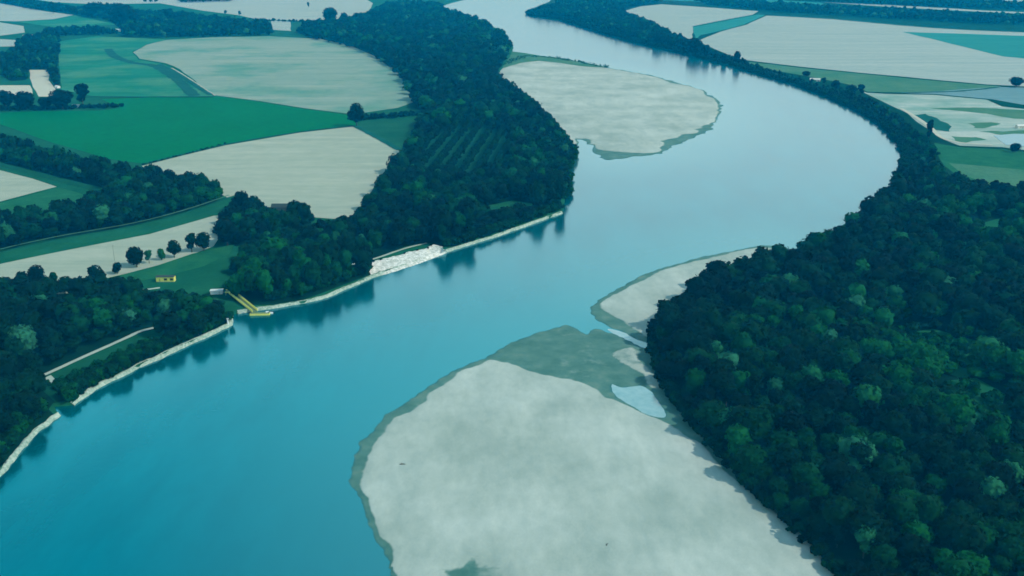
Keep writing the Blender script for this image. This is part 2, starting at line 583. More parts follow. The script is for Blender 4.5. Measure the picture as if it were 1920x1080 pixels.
def sandbar(name, wet, dry, step, seed, pools=(), low=(), high=(), edge=4.0, soft=3.0, grow=0.0):
    lo, hi = wet.min(0) - 8, wet.max(0) + 8
    xs, ys = np.arange(lo[0], hi[0], step), np.arange(lo[1], hi[1], step)
    X, Y = np.meshgrid(xs, ys)
    P = np.column_stack([X.ravel(), Y.ravel()])
    dw = sdf(P, wet)
    for p in pools:
        dw = np.minimum(dw, -sdf(P, p))
    dd = sdf(P, dry)
    dd = np.where(dw > 0, dd + grow * np.clip(0.75 + 0.9 * fbm(P, 60, seed + 12), 0, 1.6), dd)
    z = np.clip(dw / edge, -2.5, 1) * 0.32
    k = np.clip((dd + soft * (0.3 + 0.9 * fbm(P, 22, seed + 2))) / (2 * soft), 0, 1)
    cut = 0.0
    for p in low:
        cut = cut + 0.66 * np.clip(sdf(P, p) / 9 + 0.5 + 1.0 * fbm(P, 9, seed + 8), 0, 1)
    for p in high:
        k = np.maximum(k, 0.5 * np.clip(sdf(P, p) / 3 + 0.4 + 1.1 * fbm(P, 9, seed + 6), 0, 1))
    k = k * k * (3 - 2 * k)
    z = z + 0.55 * k + np.where(dd > 0, np.minimum(dd / 90, 1) * 0.5, 0)
    z = z - cut
    z = z + 0.07 * fbm(P, 8, seed) + 0.10 * fbm(P, 40, seed + 1) * np.clip(dw / 10, 0, 1)
    nx, ny = len(xs), len(ys)
    idx = np.arange(nx * ny).reshape(ny, nx)
    Q = np.column_stack([idx[:-1, :-1].ravel(), idx[:-1, 1:].ravel(), idx[1:, 1:].ravel(), idx[1:, :-1].ravel()])
    Q = Q[(z[Q] > -0.55).any(1)]
    used = np.unique(Q)
    remap = np.zeros(len(P), int)
    remap[used] = np.arange(len(used))
    o = link(name, mesh_np(name, np.column_stack([P, z])[used], remap[Q], True), mat=M['sand'])
    tag(o, kind='structure')
    return o


def fray(P, amp, sc_, seed):
    return roughen(subdivide(P, True, sc_ * 0.4), amp, sc_, seed)


s1w, s1d = fray(curve(S1_WET, 2.2, 14, 11), 1.6, 4.0, 91), curve(S1_DRY, 3.2, 14, 12)
s3w, s3d = fray(curve(S3_WET, 2.5, 14, 13), 1.8, 5.0, 92), curve(S3_DRY, 2.5, 14, 14)
s2w, s2d = fray(curve(S2_WET, 11.0, 60, 15), 8.0, 16.0, 93), curve(S2_DRY, 10.0, 60, 16)
sandbar('sandbar', s1w, s1d, 1.3, 21, pools=[curve(S1_POOL, 1.0, 8, 17)], low=[curve(S1_PATCH, 2, 10, 18)], high=[curve(S1_PALE, 1.5, 8, 20)], grow=5.0)
sandbar('sandbar', s3w, s3d, 1.6, 31, grow=4.5)
sandbar('sandbar', s2w, s2d, 3.0, 41, edge=7.0, soft=6.0, grow=17.0)

# shallow pools over pale silt between the big bar and the wood
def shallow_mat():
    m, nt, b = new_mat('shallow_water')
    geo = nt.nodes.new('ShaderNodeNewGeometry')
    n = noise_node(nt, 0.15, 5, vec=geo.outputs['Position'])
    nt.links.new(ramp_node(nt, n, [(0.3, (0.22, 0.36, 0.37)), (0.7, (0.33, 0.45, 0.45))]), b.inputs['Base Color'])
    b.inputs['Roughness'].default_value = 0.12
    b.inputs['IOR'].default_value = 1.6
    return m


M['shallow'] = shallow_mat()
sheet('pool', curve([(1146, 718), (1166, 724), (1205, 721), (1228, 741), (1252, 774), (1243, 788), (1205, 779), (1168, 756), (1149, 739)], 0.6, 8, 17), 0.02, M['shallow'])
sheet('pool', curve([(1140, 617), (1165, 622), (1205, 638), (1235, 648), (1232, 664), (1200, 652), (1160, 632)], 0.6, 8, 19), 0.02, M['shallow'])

# ------------------------------------------------------------------ water
gx, gy = np.arange(-1300, 2601, 20.0), np.concatenate([np.arange(150, 2600, 12.0), np.arange(2600, 6001, 60.0)])
X, Y = np.meshgrid(gx, gy)
P = np.column_stack([X.ravel(), Y.ravel()])
d = np.minimum(np.minimum(-sdf(P, s1w), -sdf(P, s3w)), -sdf(P, s2w))
shoal = np.clip(1 - d / 130, 0, 1) ** 1.3
idx = np.arange(len(P)).reshape(len(gy), len(gx))
Q = np.column_stack([idx[:-1, :-1].ravel(), idx[:-1, 1:].ravel(), idx[1:, 1:].ravel(), idx[1:, :-1].ravel()])
V = np.column_stack([P, np.zeros(len(P))])
# the sheet runs on to the edges of the world
b0 = len(V)
x0, x1, y0, y1 = gx[0], gx[-1], gy[0], gy[-1]
V = np.concatenate([V, [(-9400, -1300, 0), (9400, -1300, 0), (9400, 11400, 0), (-9400, 11400, 0), (x0, y0, 0), (x1, y0, 0), (x1, y1, 0), (x0, y1, 0)]])
Q2 = np.array([(b0, b0 + 1, b0 + 5, b0 + 4), (b0 + 1, b0 + 2, b0 + 6, b0 + 5), (b0 + 2, b0 + 3, b0 + 7, b0 + 6), (b0 + 3, b0, b0 + 4, b0 + 7)])
me = mesh_np('river', V, [Q, Q2])
a = me.attributes.new('shoal', 'FLOAT', 'POINT')
a.data.foreach_set('value', np.concatenate([shoal, np.zeros(8)]).astype(np.float32))
tag(link('river', me, mat=M['water']), kind='structure')

# ------------------------------------------------------------------ fields and other ground cover
FIELDS = [
    # name, material, layer, outline
    ('field', 'tan_green', 1, [(250, 98), (275, 84), (312, 75), (400, 70), (500, 68), (600, 73), (655, 85), (705, 106), (742, 132), (764, 152), (784, 188), (745, 202),
                               (662, 214), (570, 203), (480, 188), (405, 179), (382, 164), (338, 130), (310, 118), (262, 110)]),
    ('field', 'crop', 1, [(108, 78), (180, 68), (312, 74), (275, 83), (248, 97), (258, 112), (308, 121), (336, 133), (400, 180), (300, 181), (180, 182), (116, 168)]),
    ('field', 'lush', 2, [(-60, 214), (60, 209), (190, 207), (228, 203), (190, 186), (300, 182), (408, 181), (480, 190), (570, 205), (662, 217), (668, 234), (560, 247), (420, 270),
                          (268, 307), (200, 297), (100, 268), (0, 233), (-60, 226)]),
    ('field', 'tan', 3, [(264, 311), (420, 273), (560, 249), (668, 237), (704, 257), (748, 284), (742, 298), (712, 332), (694, 360), (664, 404), (640, 412), (590, 408), (540, 405),
                         (480, 395), (430, 372), (380, 345), (300, 335)]),
    ('field', 'tan', 1, [(-80, 518), (0, 495), (150, 464), (280, 439), (400, 405), (436, 404), (440, 412), (420, 432), (400, 462), (330, 488), (240, 512), (150, 548), (60, 556), (-80, 560)]),
    ('field', 'tan', 1, [(-80, 308), (0, 319), (60, 335), (107, 350), (60, 362), (0, 378), (-80, 392)]),
    ('meadow', 'clearing', 1, [(-80, 396), (0, 381), (60, 365), (112, 352), (150, 362), (175, 372), (140, 392), (90, 410), (0, 425), (-80, 438)]),
    ('field', 'tan_far', 1, [(-40, 2), (0, 6), (90, 22), (138, 28), (100, 36), (30, 40), (-40, 38)]),
    ('field', 'tan_far', 1, [(-40, 44), (0, 42), (44, 49), (46, 61), (0, 67), (-40, 70)]),
    ('field', 'tan_far', 1, [(-40, 73), (0, 73), (30, 75), (31, 87), (-40, 88)]),
    ('field', 'tan_far', 1, [(40, -6), (200, -12), (660, -14), (700, 6), (690, 22), (640, 34), (600, 41), (540, 38), (480, 36), (450, 29), (380, 20), (300, 6), (180, 8), (100, 4)]),
    ('field', 'crop', 1, [(34, 41), (102, 37), (142, 29), (190, 40), (224, 46), (222, 56), (180, 62), (110, 52)]),
    ('field', 'tan_far', 1, [(508, 38), (545, 41), (545, 58), (512, 56)]),
    ('yard', 'yard', 1, [(56, 131), (90, 131), (92, 150), (104, 168), (96, 181), (72, 181), (58, 155)]),
    ('yard', 'yard', 1, [(-30, 160), (56, 160), (62, 176), (40, 184), (20, 180), (-30, 182)]),
    # right of the river
    ('field', 'tan_far', 1, [(1168, 21), (1200, 12), (1240, 8), (1330, 14), (1422, 21), (1410, 28), (1360, 38), (1300, 50), (1297, 73), (1272, 74), (1255, 60), (1215, 40), (1182, 30)]),
    ('meadow', 'teal_crop', 1, [(1299, 51), (1360, 39), (1420, 27), (1436, 28), (1395, 46), (1350, 58), (1312, 66), (1304, 74)]),
    ('field', 'tan_far', 1, [(1306, 77), (1350, 60), (1400, 46), (1438, 29), (1560, 36), (1690, 48), (1800, 55), (1990, 64), (1990, 166), (1900, 161), (1850, 158), (1760, 150),
                             (1620, 137), (1500, 125), (1440, 118), (1385, 111), (1340, 92)]),
    ('field', 'teal_crop', 2, [(1692, 60), (1800, 63), (1990, 70), (1990, 118), (1905, 108), (1880, 106), (1800, 86)]),
    ('meadow', 'meadow', 1, [(1385, 114), (1440, 120), (1500, 127), (1620, 139), (1760, 152), (1850, 160), (1880, 162), (1780, 170), (1700, 173), (1625, 172), (1590, 158), (1530, 146), (1440, 130)]),
    ('field', 'grey_crop', 1, [(1662, 174), (1760, 171), (1870, 163), (1990, 166), (1990, 204), (1915, 196), (1860, 186), (1750, 176)]),
    ('gravel_pit', 'quarry', 1, [(1605, 166), (1625, 174), (1660, 176), (1750, 178), (1850, 187), (1880, 200), (1990, 212), (1990, 290), (1880, 276), (1800, 273), (1770, 262), (1745, 246), (1700, 212), (1645, 186)]),
    ('meadow', 'meadow', 2, [(1742, 204), (1800, 201), (1870, 203), (1990, 212), (1990, 226), (1900, 222), (1850, 213), (1790, 207)]),
    ('meadow', 'track_green', 2, [(1712, 216), (1735, 214), (1770, 228), (1785, 247), (1755, 244), (1728, 228)]),
    ('meadow', 'meadow', 2, [(1818, 232), (1850, 229), (1880, 233), (1850, 241), (1822, 240)]),
    ('meadow', 'meadow', 2, [(1790, 256), (1830, 257), (1850, 263), (1800, 268)]),
    ('meadow', 'meadow', 2, [(1835, 247), (1880, 246), (1990, 242), (1990, 251), (1880, 254)]),
    ('meadow', 'clearing', 1, [(1752, 268), (1800, 276), (1880, 280), (1990, 294), (1990, 372), (1900, 362), (1850, 350), (1800, 334), (1772, 312), (1758, 292)]),
    ('meadow', 'meadow', 2, [(1780, 306), (1850, 312), (1990, 325), (1990, 368), (1900, 356), (1850, 344), (1805, 328)]),
    ('field', 'tan_far', 1, [(1540, 4), (1640, 11), (1740, 17), (1900, 25), (2000, 29), (2000, 26), (1850, 20), (1740, 13), (1640, 8)]),
    ('field', 'tan_far', 1, [(1860, -8), (2100, -8), (2100, 8), (1950, 8), (1890, 4)]),
    ('field', 'teal_crop', 1, [(1240, 0), (1400, 7), (1560, 15), (1540, 5), (1400, -4), (1270, -8)]),
    # clearings in the woods
    ('meadow', 'grass', 2, [(70, 722), (90, 702), (140, 679), (205, 650), (240, 634), (262, 624), (300, 616), (330, 640), (300, 658), (240, 692), (200, 712), (172, 724), (135, 752), (104, 754)]),
    ('clearing', 'clearing', 2, [(1835, 420), (1880, 408), (1905, 415), (1900, 440), (1860, 455), (1830, 445)]),
    ('clearing', 'clearing', 2, [(1680, 628), (1750, 616), (1840, 642), (1860, 695), (1800, 708), (1705, 678)]),
    ('clearing', 'clearing', 2, [(1770, 715), (1830, 708), (1885, 740), (1870, 795), (1830, 800), (1790, 760)]),
    ('meadow', 'grass', 2, [(790, 330), (800, 268), (870, 220), (955, 250), (960, 310), (890, 345)]),
    ('clearing', 'clearing', 2, [(905, 388), (960, 376), (1000, 382), (985, 398), (930, 405)]),
    ('clearing', 'clearing', 2, [(430, 476), (380, 500), (300, 520), (210, 535), (200, 522), (290, 500), (360, 476), (440, 458)]),
]
WOODS_FLOOR = []
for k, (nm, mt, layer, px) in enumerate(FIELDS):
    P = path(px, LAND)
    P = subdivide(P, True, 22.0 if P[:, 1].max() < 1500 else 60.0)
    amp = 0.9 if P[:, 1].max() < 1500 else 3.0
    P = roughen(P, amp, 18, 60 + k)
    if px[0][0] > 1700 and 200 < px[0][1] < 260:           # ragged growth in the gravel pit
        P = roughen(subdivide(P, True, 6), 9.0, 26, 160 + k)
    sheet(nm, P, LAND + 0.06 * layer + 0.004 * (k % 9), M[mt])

sheet('meadow', roughen(subdivide(path([(936, 130), (952, 96), (975, 98), (1010, 104), (1050, 109), (1095, 117), (1145, 127), (1100, 125), (1050, 118), (1010, 114), (975, 118)], 1.3), True, 12), 4, 25, 77), 1.3, M['meadow'])
# sheet of water in the gravel pit
sheet('pond', roughen(subdivide(path([(1862, 254), (1900, 251), (1990, 252), (1990, 276), (1925, 275), (1885, 272)], LAND), True, 20), 3, 30, 3), LAND + 0.3, M['water'])


def strip(name, px, w, mat, z=0.25, seed=0, jitter=0.4, closed=False, step=5.0, bump=0.0):
    P = subdivide(catmull(path(px, LAND), False, 5), False, step)
    h = w / 2
    prof = [(-h, LAND + z), (0, LAND + z + 0.06 + bump), (h, LAND + z)]
    if bump:
        prof = [(-h, LAND - 0.1), (-h * 0.35, LAND + bump), (h * 0.35, LAND + bump), (h, LAND - 0.1)]
    return ribbon(name, P, prof, M[mat], jitter, seed)


# grassy dykes
strip('dyke', [(-60, 503), (0, 481), (110, 455), (250, 430), (350, 404), (430, 376), (445, 372)], 17, 'grass', bump=3.2, seed=3, jitter=1.0)
strip('dyke', [(-60, 295), (0, 309), (90, 332), (170, 352), (225, 364)], 13, 'grass', bump=2.6, seed=4, jitter=1.0)
strip('path', [(-60, 495), (0, 474), (110, 449), (250, 424), (350, 398), (430, 371)], 2.2, 'meadow', z=3.35, seed=5, jitter=0.3)
# dark green margins between the far fields
strip('field_margin', [(203, 92), (215, 106), (250, 118), (290, 124), (330, 148), (365, 180)], 22, 'track_green', z=0.55, seed=6, jitter=4)
strip('field_margin', [(300, 121), (330, 137), (395, 178)], 12, 'track_green', z=0.60, seed=7, jitter=3)
strip('field_margin', [(322, 128), (352, 146), (404, 180)], 3.5, 'tan', z=0.85, seed=8, jitter=1.5)
strip('field_margin', [(150, 181), (260, 182), (400, 182)], 9, 'track_green', z=0.70, seed=9, jitter=3)
strip('field_margin', [(666, 237), (700, 254), (750, 282)], 10, 'track_green', z=0.70, seed=10, jitter=2)
strip('field_margin', [(268, 308), (420, 272), (560, 248), (668, 236)], 4, 'track_green', z=0.72, seed=11, jitter=1.5)
strip('field_margin', [(1440, 29), (1560, 35), (1690, 47), (1800, 55), (1990, 63)], 30, 'track_green', z=0.5, seed=12, jitter=5)
strip('field_margin', [(1650, 174), (1700, 174), (1800, 171), (1870, 164)], 9, 'track_green', z=0.5, seed=13, jitter=3)
strip('field_margin', [(1300, 50), (1360, 38), (1430, 25)], 14, 'track_green', z=0.6, seed=14, jitter=4)
# dirt tracks
strip('path', [(60, 712), (90, 700), (140, 677), (205, 648), (240, 632), (262, 622), (288, 615)], 3.6, 'dirt', seed=15)
strip('path', [(125, 568), (150, 556), (190, 546), (262, 544), (300, 540)], 3.4, 'dirt', seed=16)
strip('path', [(648, 499), (700, 486), (760, 466), (800, 456)], 3.0, 'dirt', seed=17)
strip('path', [(1690, 204), (1720, 222), (1745, 240), (1765, 258), (1800, 268), (1860, 272)], 7, 'yard', z=0.6, seed=18)
sheet('clearing', roughen(subdivide(path([(70, 716), (95, 704), (104, 712), (92, 724)], LAND), True, 3), 0.6, 6, 7), LAND + 0.2, M['dirt'])

# stone bank along the left shore
shore = path(LEFT_SHORE)


def bank(i0, i1, w, top, seed, mat='riprap'):
    P = subdivide(shore[i0:i1], False, 1.6)
    P = P + np.stack([fbm(P, 9, seed + 2), fbm(P, 9, seed + 5)], 1) * 0.9
    # travel goes upstream: land lies to the left
    ribbon('embankment', P, [(-2.3, -0.6), (-1.6, 0.25), (-0.6, 1.8), (w * 0.4, top), (w * 0.8, top + 0.1), (w + 0.4, LAND - 0.3)], M[mat], 0.8, seed, smooth=False, zjit=0.45, wvar=0.45)


bank(1, 8, 0.9, 2.2, 71)
bank(9, 19, 1.4, 2.25, 72)
bank(19, 31, 0.7, 2.2, 73)


# pale revetment: broken stone facing on the bank
def revetment():
    lo = subdivide(path([(698, 521), (735, 511), (765, 501), (800, 489), (838, 474)], 0.3), False, 1.2)
    hi_px = [(686, 497), (700, 490), (735, 481), (752, 477), (772, 471), (800, 466), (806, 461), (818, 459), (834, 468)]
    hi = catmull(path(hi_px, 5.4), False, 8)
    s = np.linspace(0, 1, len(lo))
    cum = np.concatenate([[0], np.cumsum(np.linalg.norm(np.diff(hi, axis=0), axis=1))])
    cum /= cum[-1]
    hi = np.column_stack([np.interp(s, cum, hi[:, k]) for k in range(2)])
    n, m = len(lo), 12
    V = []
    for k in range(m + 1):
        t = k / m
        q = lo * (1 - t) + hi * t
        z = np.interp(t, [0, 0.12, 0.3, 1], [-0.3, 1.2, 2.5, 5.4])
        q = q + np.stack([fbm(q, 3, 5), fbm(q, 3, 8)], 1) * (0.7 if k < m else 2.2)
        V.append(np.column_stack([q, z + 0.45 * fbm(q, 3.0, 9)]))
    back = hi + np.array((-3.0, 9.0))
    V.append(np.column_stack([back, np.full(n, LAND - 0.2)]))
    V = np.concatenate(V)
    i = np.arange(n - 1)
    Q = np.concatenate([np.column_stack([k * n + i, k * n + i + 1, (k + 1) * n + i + 1, (k + 1) * n + i]) for k in range(m + 1)])
    o = link('revetment', mesh_np('revetment', V, Q), mat=M['revetment'])
    tag(o, kind='structure')
    return hi


rev_top = revetment()

# ------------------------------------------------------------------ trees
def icosphere(sub):
    bm = bmesh.new()
    bmesh.ops.create_icosphere(bm, subdivisions=sub, radius=1)
    bm.verts.ensure_lookup_table()
    V = np.array([v.co[:] for v in bm.verts])
    Fc = np.array([[v.index for v in f.verts] for f in bm.faces])
    bm.free()
    return V, Fc


ICO1, ICO2 = icosphere(1), icosphere(2)


def crown(seed, lobes, leaves, ico, size, rx=6.0, z0=3.0, z1=16.0, shape='broad'):
    """leaf clumps spread over lobes with a solid heart in each lobe; returns verts, tris, quads"""
    r = np.random.default_rng(seed)
    zc, hz = (z0 + z1) / 2, (z1 - z0) / 2
    C, Rd = [], []
    for k in range(lobes):
        u = r.normal(size=3)
        u /= np.linalg.norm(u)
        rad = r.random() ** 0.5 * 0.72
        c = np.array((u[0] * rx * rad, u[1] * rx * rad, zc + u[2] * hz * rad * 0.95))
        if k == 0:
            c = np.array((r.normal() * 0.4, r.normal() * 0.4, zc + hz * 0.25))
        w = 1 - 0.35 * max(0, (c[2] - zc) / hz)
        C.append(c)
        Rd.append(min(rx, hz) * (0.80 if k == 0 else r.uniform(0.34, 0.56) * w))
    C, Rd = np.array(C), np.array(Rd)
    V, T, off = [], [], 0
    iv, it = ico
    for c, q in zip(C, Rd):
        v = iv * (q * 0.9) * (1 + 0.22 * r.normal(size=(len(iv), 1)).clip(-1.5, 1.5))
        V.append(v + c)
        T.append(it + off)
        off += len(iv)
    T = np.concatenate(T)
    # leaf clumps
    k = r.choice(lobes, leaves, p=Rd ** 2 / (Rd ** 2).sum())
    u = r.normal(size=(leaves, 3))
    u[:, 2] += 0.35
    u /= np.linalg.norm(u, axis=1)[:, None]
    p = C[k] + u * (Rd[k] * r.uniform(0.88, 1.16, leaves))[:, None]
    n = u + r.normal(size=(leaves, 3)) * 0.45
    n /= np.linalg.norm(n, axis=1)[:, None]
    t = np.cross(n, r.normal(size=(leaves, 3)))
    t /= np.linalg.norm(t, axis=1)[:, None]
    b = np.cross(n, t)
    s = (size * r.uniform(0.6, 1.25, leaves))[:, None]
    q = np.stack([p - t * s - b * s * 0.7, p + t * s * 0.9 - b * s * 0.6, p + t * s + b * s * 0.75, p - t * s * 0.8 + b * s * 0.8], 1)
    q += r.normal(size=q.shape) * 0.16 * size
    Qd = np.arange(leaves * 4).reshape(-1, 4) + off
    V.append(q.reshape(-1, 3))
    return np.concatenate(V), T, Qd


def trunk_mb(r, top, spread, limbs=5, seed=0):
    rr = random.Random(seed)
    m = MB()
    m.bar((0, 0, -0.4), (0, 0, top * 0.45), r, r * 0.72)
    m.bar((0, 0, top * 0.44), (rr.uniform(-.3, .3), rr.uniform(-.3, .3), top * 0.85), r * 0.72, r * 0.25)
    for k in range(limbs):
        a = k * 2.4 + rr.uniform(-.4, .4)
        h0 = top * rr.uniform(0.28, 0.55)
        m.bar((0, 0, h0), (math.cos(a) * spread * 0.6, math.sin(a) * spread * 0.6, h0 + top * rr.uniform(.18, .3)), r * 0.42, r * 0.12, 6)
    return m


KINDS = {
    # name: (object name, [crown parameters of each variant])
    'broad': ('broadleaf_tree', [dict(lobes=9, rx=6.2, z0=1.5, z1=15.5, leaves=900, size=0.62, seed=s) for s in (1, 2, 3, 4)]),
    'tall': ('poplar_tree', [dict(lobes=9, rx=4.2, z0=1.2, z1=19.0, leaves=800, size=0.58, seed=s) for s in (5, 6)]),
    'round': ('willow_tree', [dict(lobes=8, rx=5.2, z0=0.5, z1=11.5, leaves=800, size=0.55, seed=s) for s in (7, 8)]),
    'bush': ('bush', [dict(lobes=6, rx=2.6, z0=0.0, z1=3.6, leaves=300, size=0.36, seed=s) for s in (9, 10)]),
}
MESHES = {}
for kd, (nm, variants) in KINDS.items():
    for vi, a in enumerate(variants):
        v, t, q = crown(a['seed'], a['lobes'], a['leaves'], ICO2, a['size'], a['rx'], a['z0'], a['z1'])
        cm = mesh_np('crown', v, [t, q])
        cm.materials.append(M['leaf_obj'])
        tm = None
        if kd != 'bush':
            o = trunk_mb(0.42 if kd != 'tall' else 0.34, a['z1'], a['rx'], seed=a['seed']).build('trunk', M['bark'])
            tm = o.data
            bpy.data.objects.remove(o)
        MESHES[kd, vi] = (cm, tm, v[:, 2].max(), np.abs(v[:, :2]).max())
PROTO = {}


def plant(kind, vi, x, y, z, sxy, sz, rz, tint, label, cat, group=None):
    """one tree: a root at its foot, its crown and its trunk"""
    nm = KINDS[kind][0]
    cm, tm = MESHES[kind, vi][:2]
    if (kind, vi) not in PROTO:
        root = bpy.data.objects.new(nm, None)
        parts = [bpy.data.objects.new('crown', cm)]
        if tm is not None:
            parts.append(bpy.data.objects.new('trunk', tm))
        PROTO[kind, vi] = (root, parts)
    else:
        r0, p0 = PROTO[kind, vi]
        root = r0.copy()
        parts = [p.copy() for p in p0]
    for k in list(root.keys()):
        del root[k]
    COL.objects.link(root)
    root.location = (x, y, z)
    root.rotation_euler = (0, 0, rz)
    root.scale = (sxy, sxy, sz)
    for p in parts:
        COL.objects.link(p)
        p.parent = root
    parts[0].color = (tint, tint, tint, 1)
    tag(root, label, cat, group)
    return root


# lower-detail crowns for the wood that reads as a mass
MASS = {}
for lod, (lob, lv, ico, sz) in {'mid': (8, 260, ICO2, 0.95), 'far': (5, 60, ICO1, 1.5)}.items():
    for kd, (nm, variants) in KINDS.items():
        a0 = variants[0]
        rel = a0['size'] / 0.62
        MASS[lod, kd] = [crown(50 + s, lob, lv, ico, sz * rel, a0['rx'], a0['z0'], a0['z1']) for s in range(5 if lod == 'mid' else 6)]


def wood_mass(name, trees, label):
    """trees: array rows (x, y, z, sxy, sz, rz, tint, kind index, lod index)"""
    Vs, Ts, Qs, tn, off = [], [], [], [], 0
    kn = list(KINDS)
    r = np.random.default_rng(len(trees))
    keys = {}
    for i, t in enumerate(trees):
        lod = 'mid' if t[8] == 0 else 'far'
        kd = kn[int(t[7])]
        keys.setdefault((lod, kd, int(r.integers(len(MASS[lod, kd])))), []).append(i)
    for (lod, kd, vi), ids in keys.items():
        v, f, q = MASS[lod, kd][vi]
        A = np.array([trees[i] for i in ids], float)
        c, s = np.cos(A[:, 5]), np.sin(A[:, 5])
        x = (v[None, :, 0] * c[:, None] - v[None, :, 1] * s[:, None]) * A[:, 3:4] + A[:, 0:1]
        y = (v[None, :, 0] * s[:, None] + v[None, :, 1] * c[:, None]) * A[:, 3:4] + A[:, 1:2]
        z = v[None, :, 2] * A[:, 4:5] + A[:, 2:3]
        Vs.append(np.stack([x, y, z], -1).reshape(-1, 3))
        o = off + np.arange(len(ids)) * len(v)
        Ts.append((f[None] + o[:, None, None]).reshape(-1, 3))
        Qs.append((q[None] + o[:, None, None]).reshape(-1, 4))
        tn.append(np.repeat(A[:, 6], len(v)))
        off += len(ids) * len(v)
    me = mesh_np(name, np.concatenate(Vs), [np.concatenate(Ts), np.concatenate(Qs)])
    at = me.attributes.new('tint', 'FLOAT', 'POINT')
    at.data.foreach_set('value', np.concatenate(tn).astype(np.float32))
    o = link(name, me, mat=M['leaf_attr'])
    tag(o, label, 'wood', kind='stuff')
    return o


def scatter(poly, spacing, seed, holes=(), jit=0.34):
    lo, hi = poly.min(0), poly.max(0)
    r = np.random.default_rng(seed)
    xs = np.arange(lo[0], hi[0] + spacing, spacing)
    ys = np.arange(lo[1], hi[1] + spacing, spacing * 0.87)
    X, Y = np.meshgrid(xs, ys)
    X[1::2] += spacing / 2
    P = np.column_stack([X.ravel(), Y.ravel()]) + r.uniform(-jit, jit, (X.size, 2)) * spacing
    k = inside(P, poly)
    for h in holes:
        k &= ~inside(P, h)
    return P[k]


WOODS = {
    'right': ([(1694, 345), (1664, 368), (1642, 388), (1602, 424), (1542, 460), (1468, 489), (1392, 510), (1322, 538), (1262, 580), (1228, 622), (1228, 662), (1248, 712), (1278, 762), (1324, 815),
               (1374, 870), (1412, 920), (1462, 958), (1512, 1010), (1566, 1066), (1626, 1126), (1700, 1210), (1900, 1380), (2350, 1380), (2350, 420), (1990, 384), (1900, 372), (1850, 362), (1790, 348), (1752, 328), (1715, 318)], 13.5),
    'left_near': ([(-200, 575), (0, 562), (60, 552), (140, 552), (200, 552), (262, 556), (330, 562), (400, 560), (420, 580), (424, 604), (395, 622), (322, 652), (268, 678), (236, 694), (200, 712), (170, 728),
                   (138, 750), (100, 756), (92, 768), (100, 778), (62, 808), (30, 842), (-8, 885), (-60, 940), (-140, 1055), (-280, 1250), (-420, 1400), (-500, 900)], 10.5),
    'left_bank': ([(452, 500), (470, 470), (520, 452), (600, 440), (650, 425), (680, 410), (705, 365), (726, 332), (758, 300), (772, 262), (790, 232), (800, 222), (770, 186), (760, 158), (730, 126), (690, 102), (640, 84), (590, 74),
                   (560, 62), (575, 48), (620, 46), (680, 36), (730, 10), (828, 12), (830, 22), (868, 33), (912, 50), (944, 72), (956, 90), (950, 106), (936, 128), (926, 146), (975, 186), (1026, 230), (1064, 274), (1074, 292),
                   (1058, 322), (1060, 350), (1050, 385), (1005, 405), (910, 440), (830, 462), (800, 455), (760, 463), (700, 484), (650, 497), (690, 500), (694, 515), (655, 530), (605, 550), (565, 562), (510, 572), (460, 572), (440, 560), (440, 530)], 11.5),
    'left_hedge': ([(-100, 246), (0, 262), (60, 284), (130, 304), (200, 318), (270, 330), (340, 340), (400, 352), (422, 366), (400, 380), (340, 398), (260, 420), (180, 436), (80, 452), (0, 470), (-100, 490), (-100, 430), (0, 424), (90, 410),
                    (150, 388), (215, 368), (170, 348), (100, 332), (0, 304), (-100, 284)], 10.5),
    'grove': ([(404, 440), (420, 418), (445, 392), (480, 394), (520, 400), (580, 405), (584, 424), (540, 440), (480, 455), (440, 462)], 9.0),
    'far_left': ([(-60, -10), (10, 8), (60, 18), (120, 24), (150, 30), (215, 40), (228, 58), (230, 69), (300, 71), (400, 69), (512, 67), (508, 50), (450, 44), (395, 38), (330, 30), (262, 26), (210, 16), (150, 22), (80, 10), (0, -4)], 17.0),
    'farmyard': ([(36, 80), (60, 70), (92, 66), (112, 76), (110, 100), (106, 135), (112, 160), (106, 164), (94, 146), (92, 130), (54, 130), (50, 150), (20, 152), (0, 140), (-40, 135), (-40, 112), (20, 104)], 13.0),
    'far_line': ([(78, 62), (130, 58), (200, 60), (222, 64), (180, 66), (100, 69)], 13.0),
    'right_row': ([(1060, 33), (1105, 49), (1155, 65), (1205, 78), (1275, 93), (1372, 118), (1442, 139), (1502, 156), (1562, 178), (1612, 201), (1657, 227), (1693, 260), (1706, 286), (1704, 310), (1728, 318),
                   (1738, 300), (1724, 262), (1690, 226), (1645, 198), (1600, 178), (1540, 164), (1440, 133), (1375, 113), (1330, 100), (1290, 86), (1262, 72), (1225, 52), (1180, 34), (1165, 20), (1050, 16), (1010, 22), (1002, 28)], 11.0),
    'far_right': ([(1040, 6), (1060, -8), (1130, -8), (1235, 4), (1190, 12), (1160, 18), (1050, 14)], 19.0),
    'far_right_belt': ([(1300, 2), (1400, 8), (1560, 17), (1700, 25), (1850, 35), (2000, 39), (2000, 48), (1850, 46), (1700, 38), (1560, 29), (1440, 22), (1330, 10)], 20.0),
    'far_right_edge': ([(1440, -9), (1640, 1), (1750, 6), (1990, 13), (2050, 21), (1800, 16), (1640, 9), (1440, -1)], 20.0),
    'far_left_top': ([(330, -2), (430, -4), (435, 3), (340, 5)], 17.0),
}
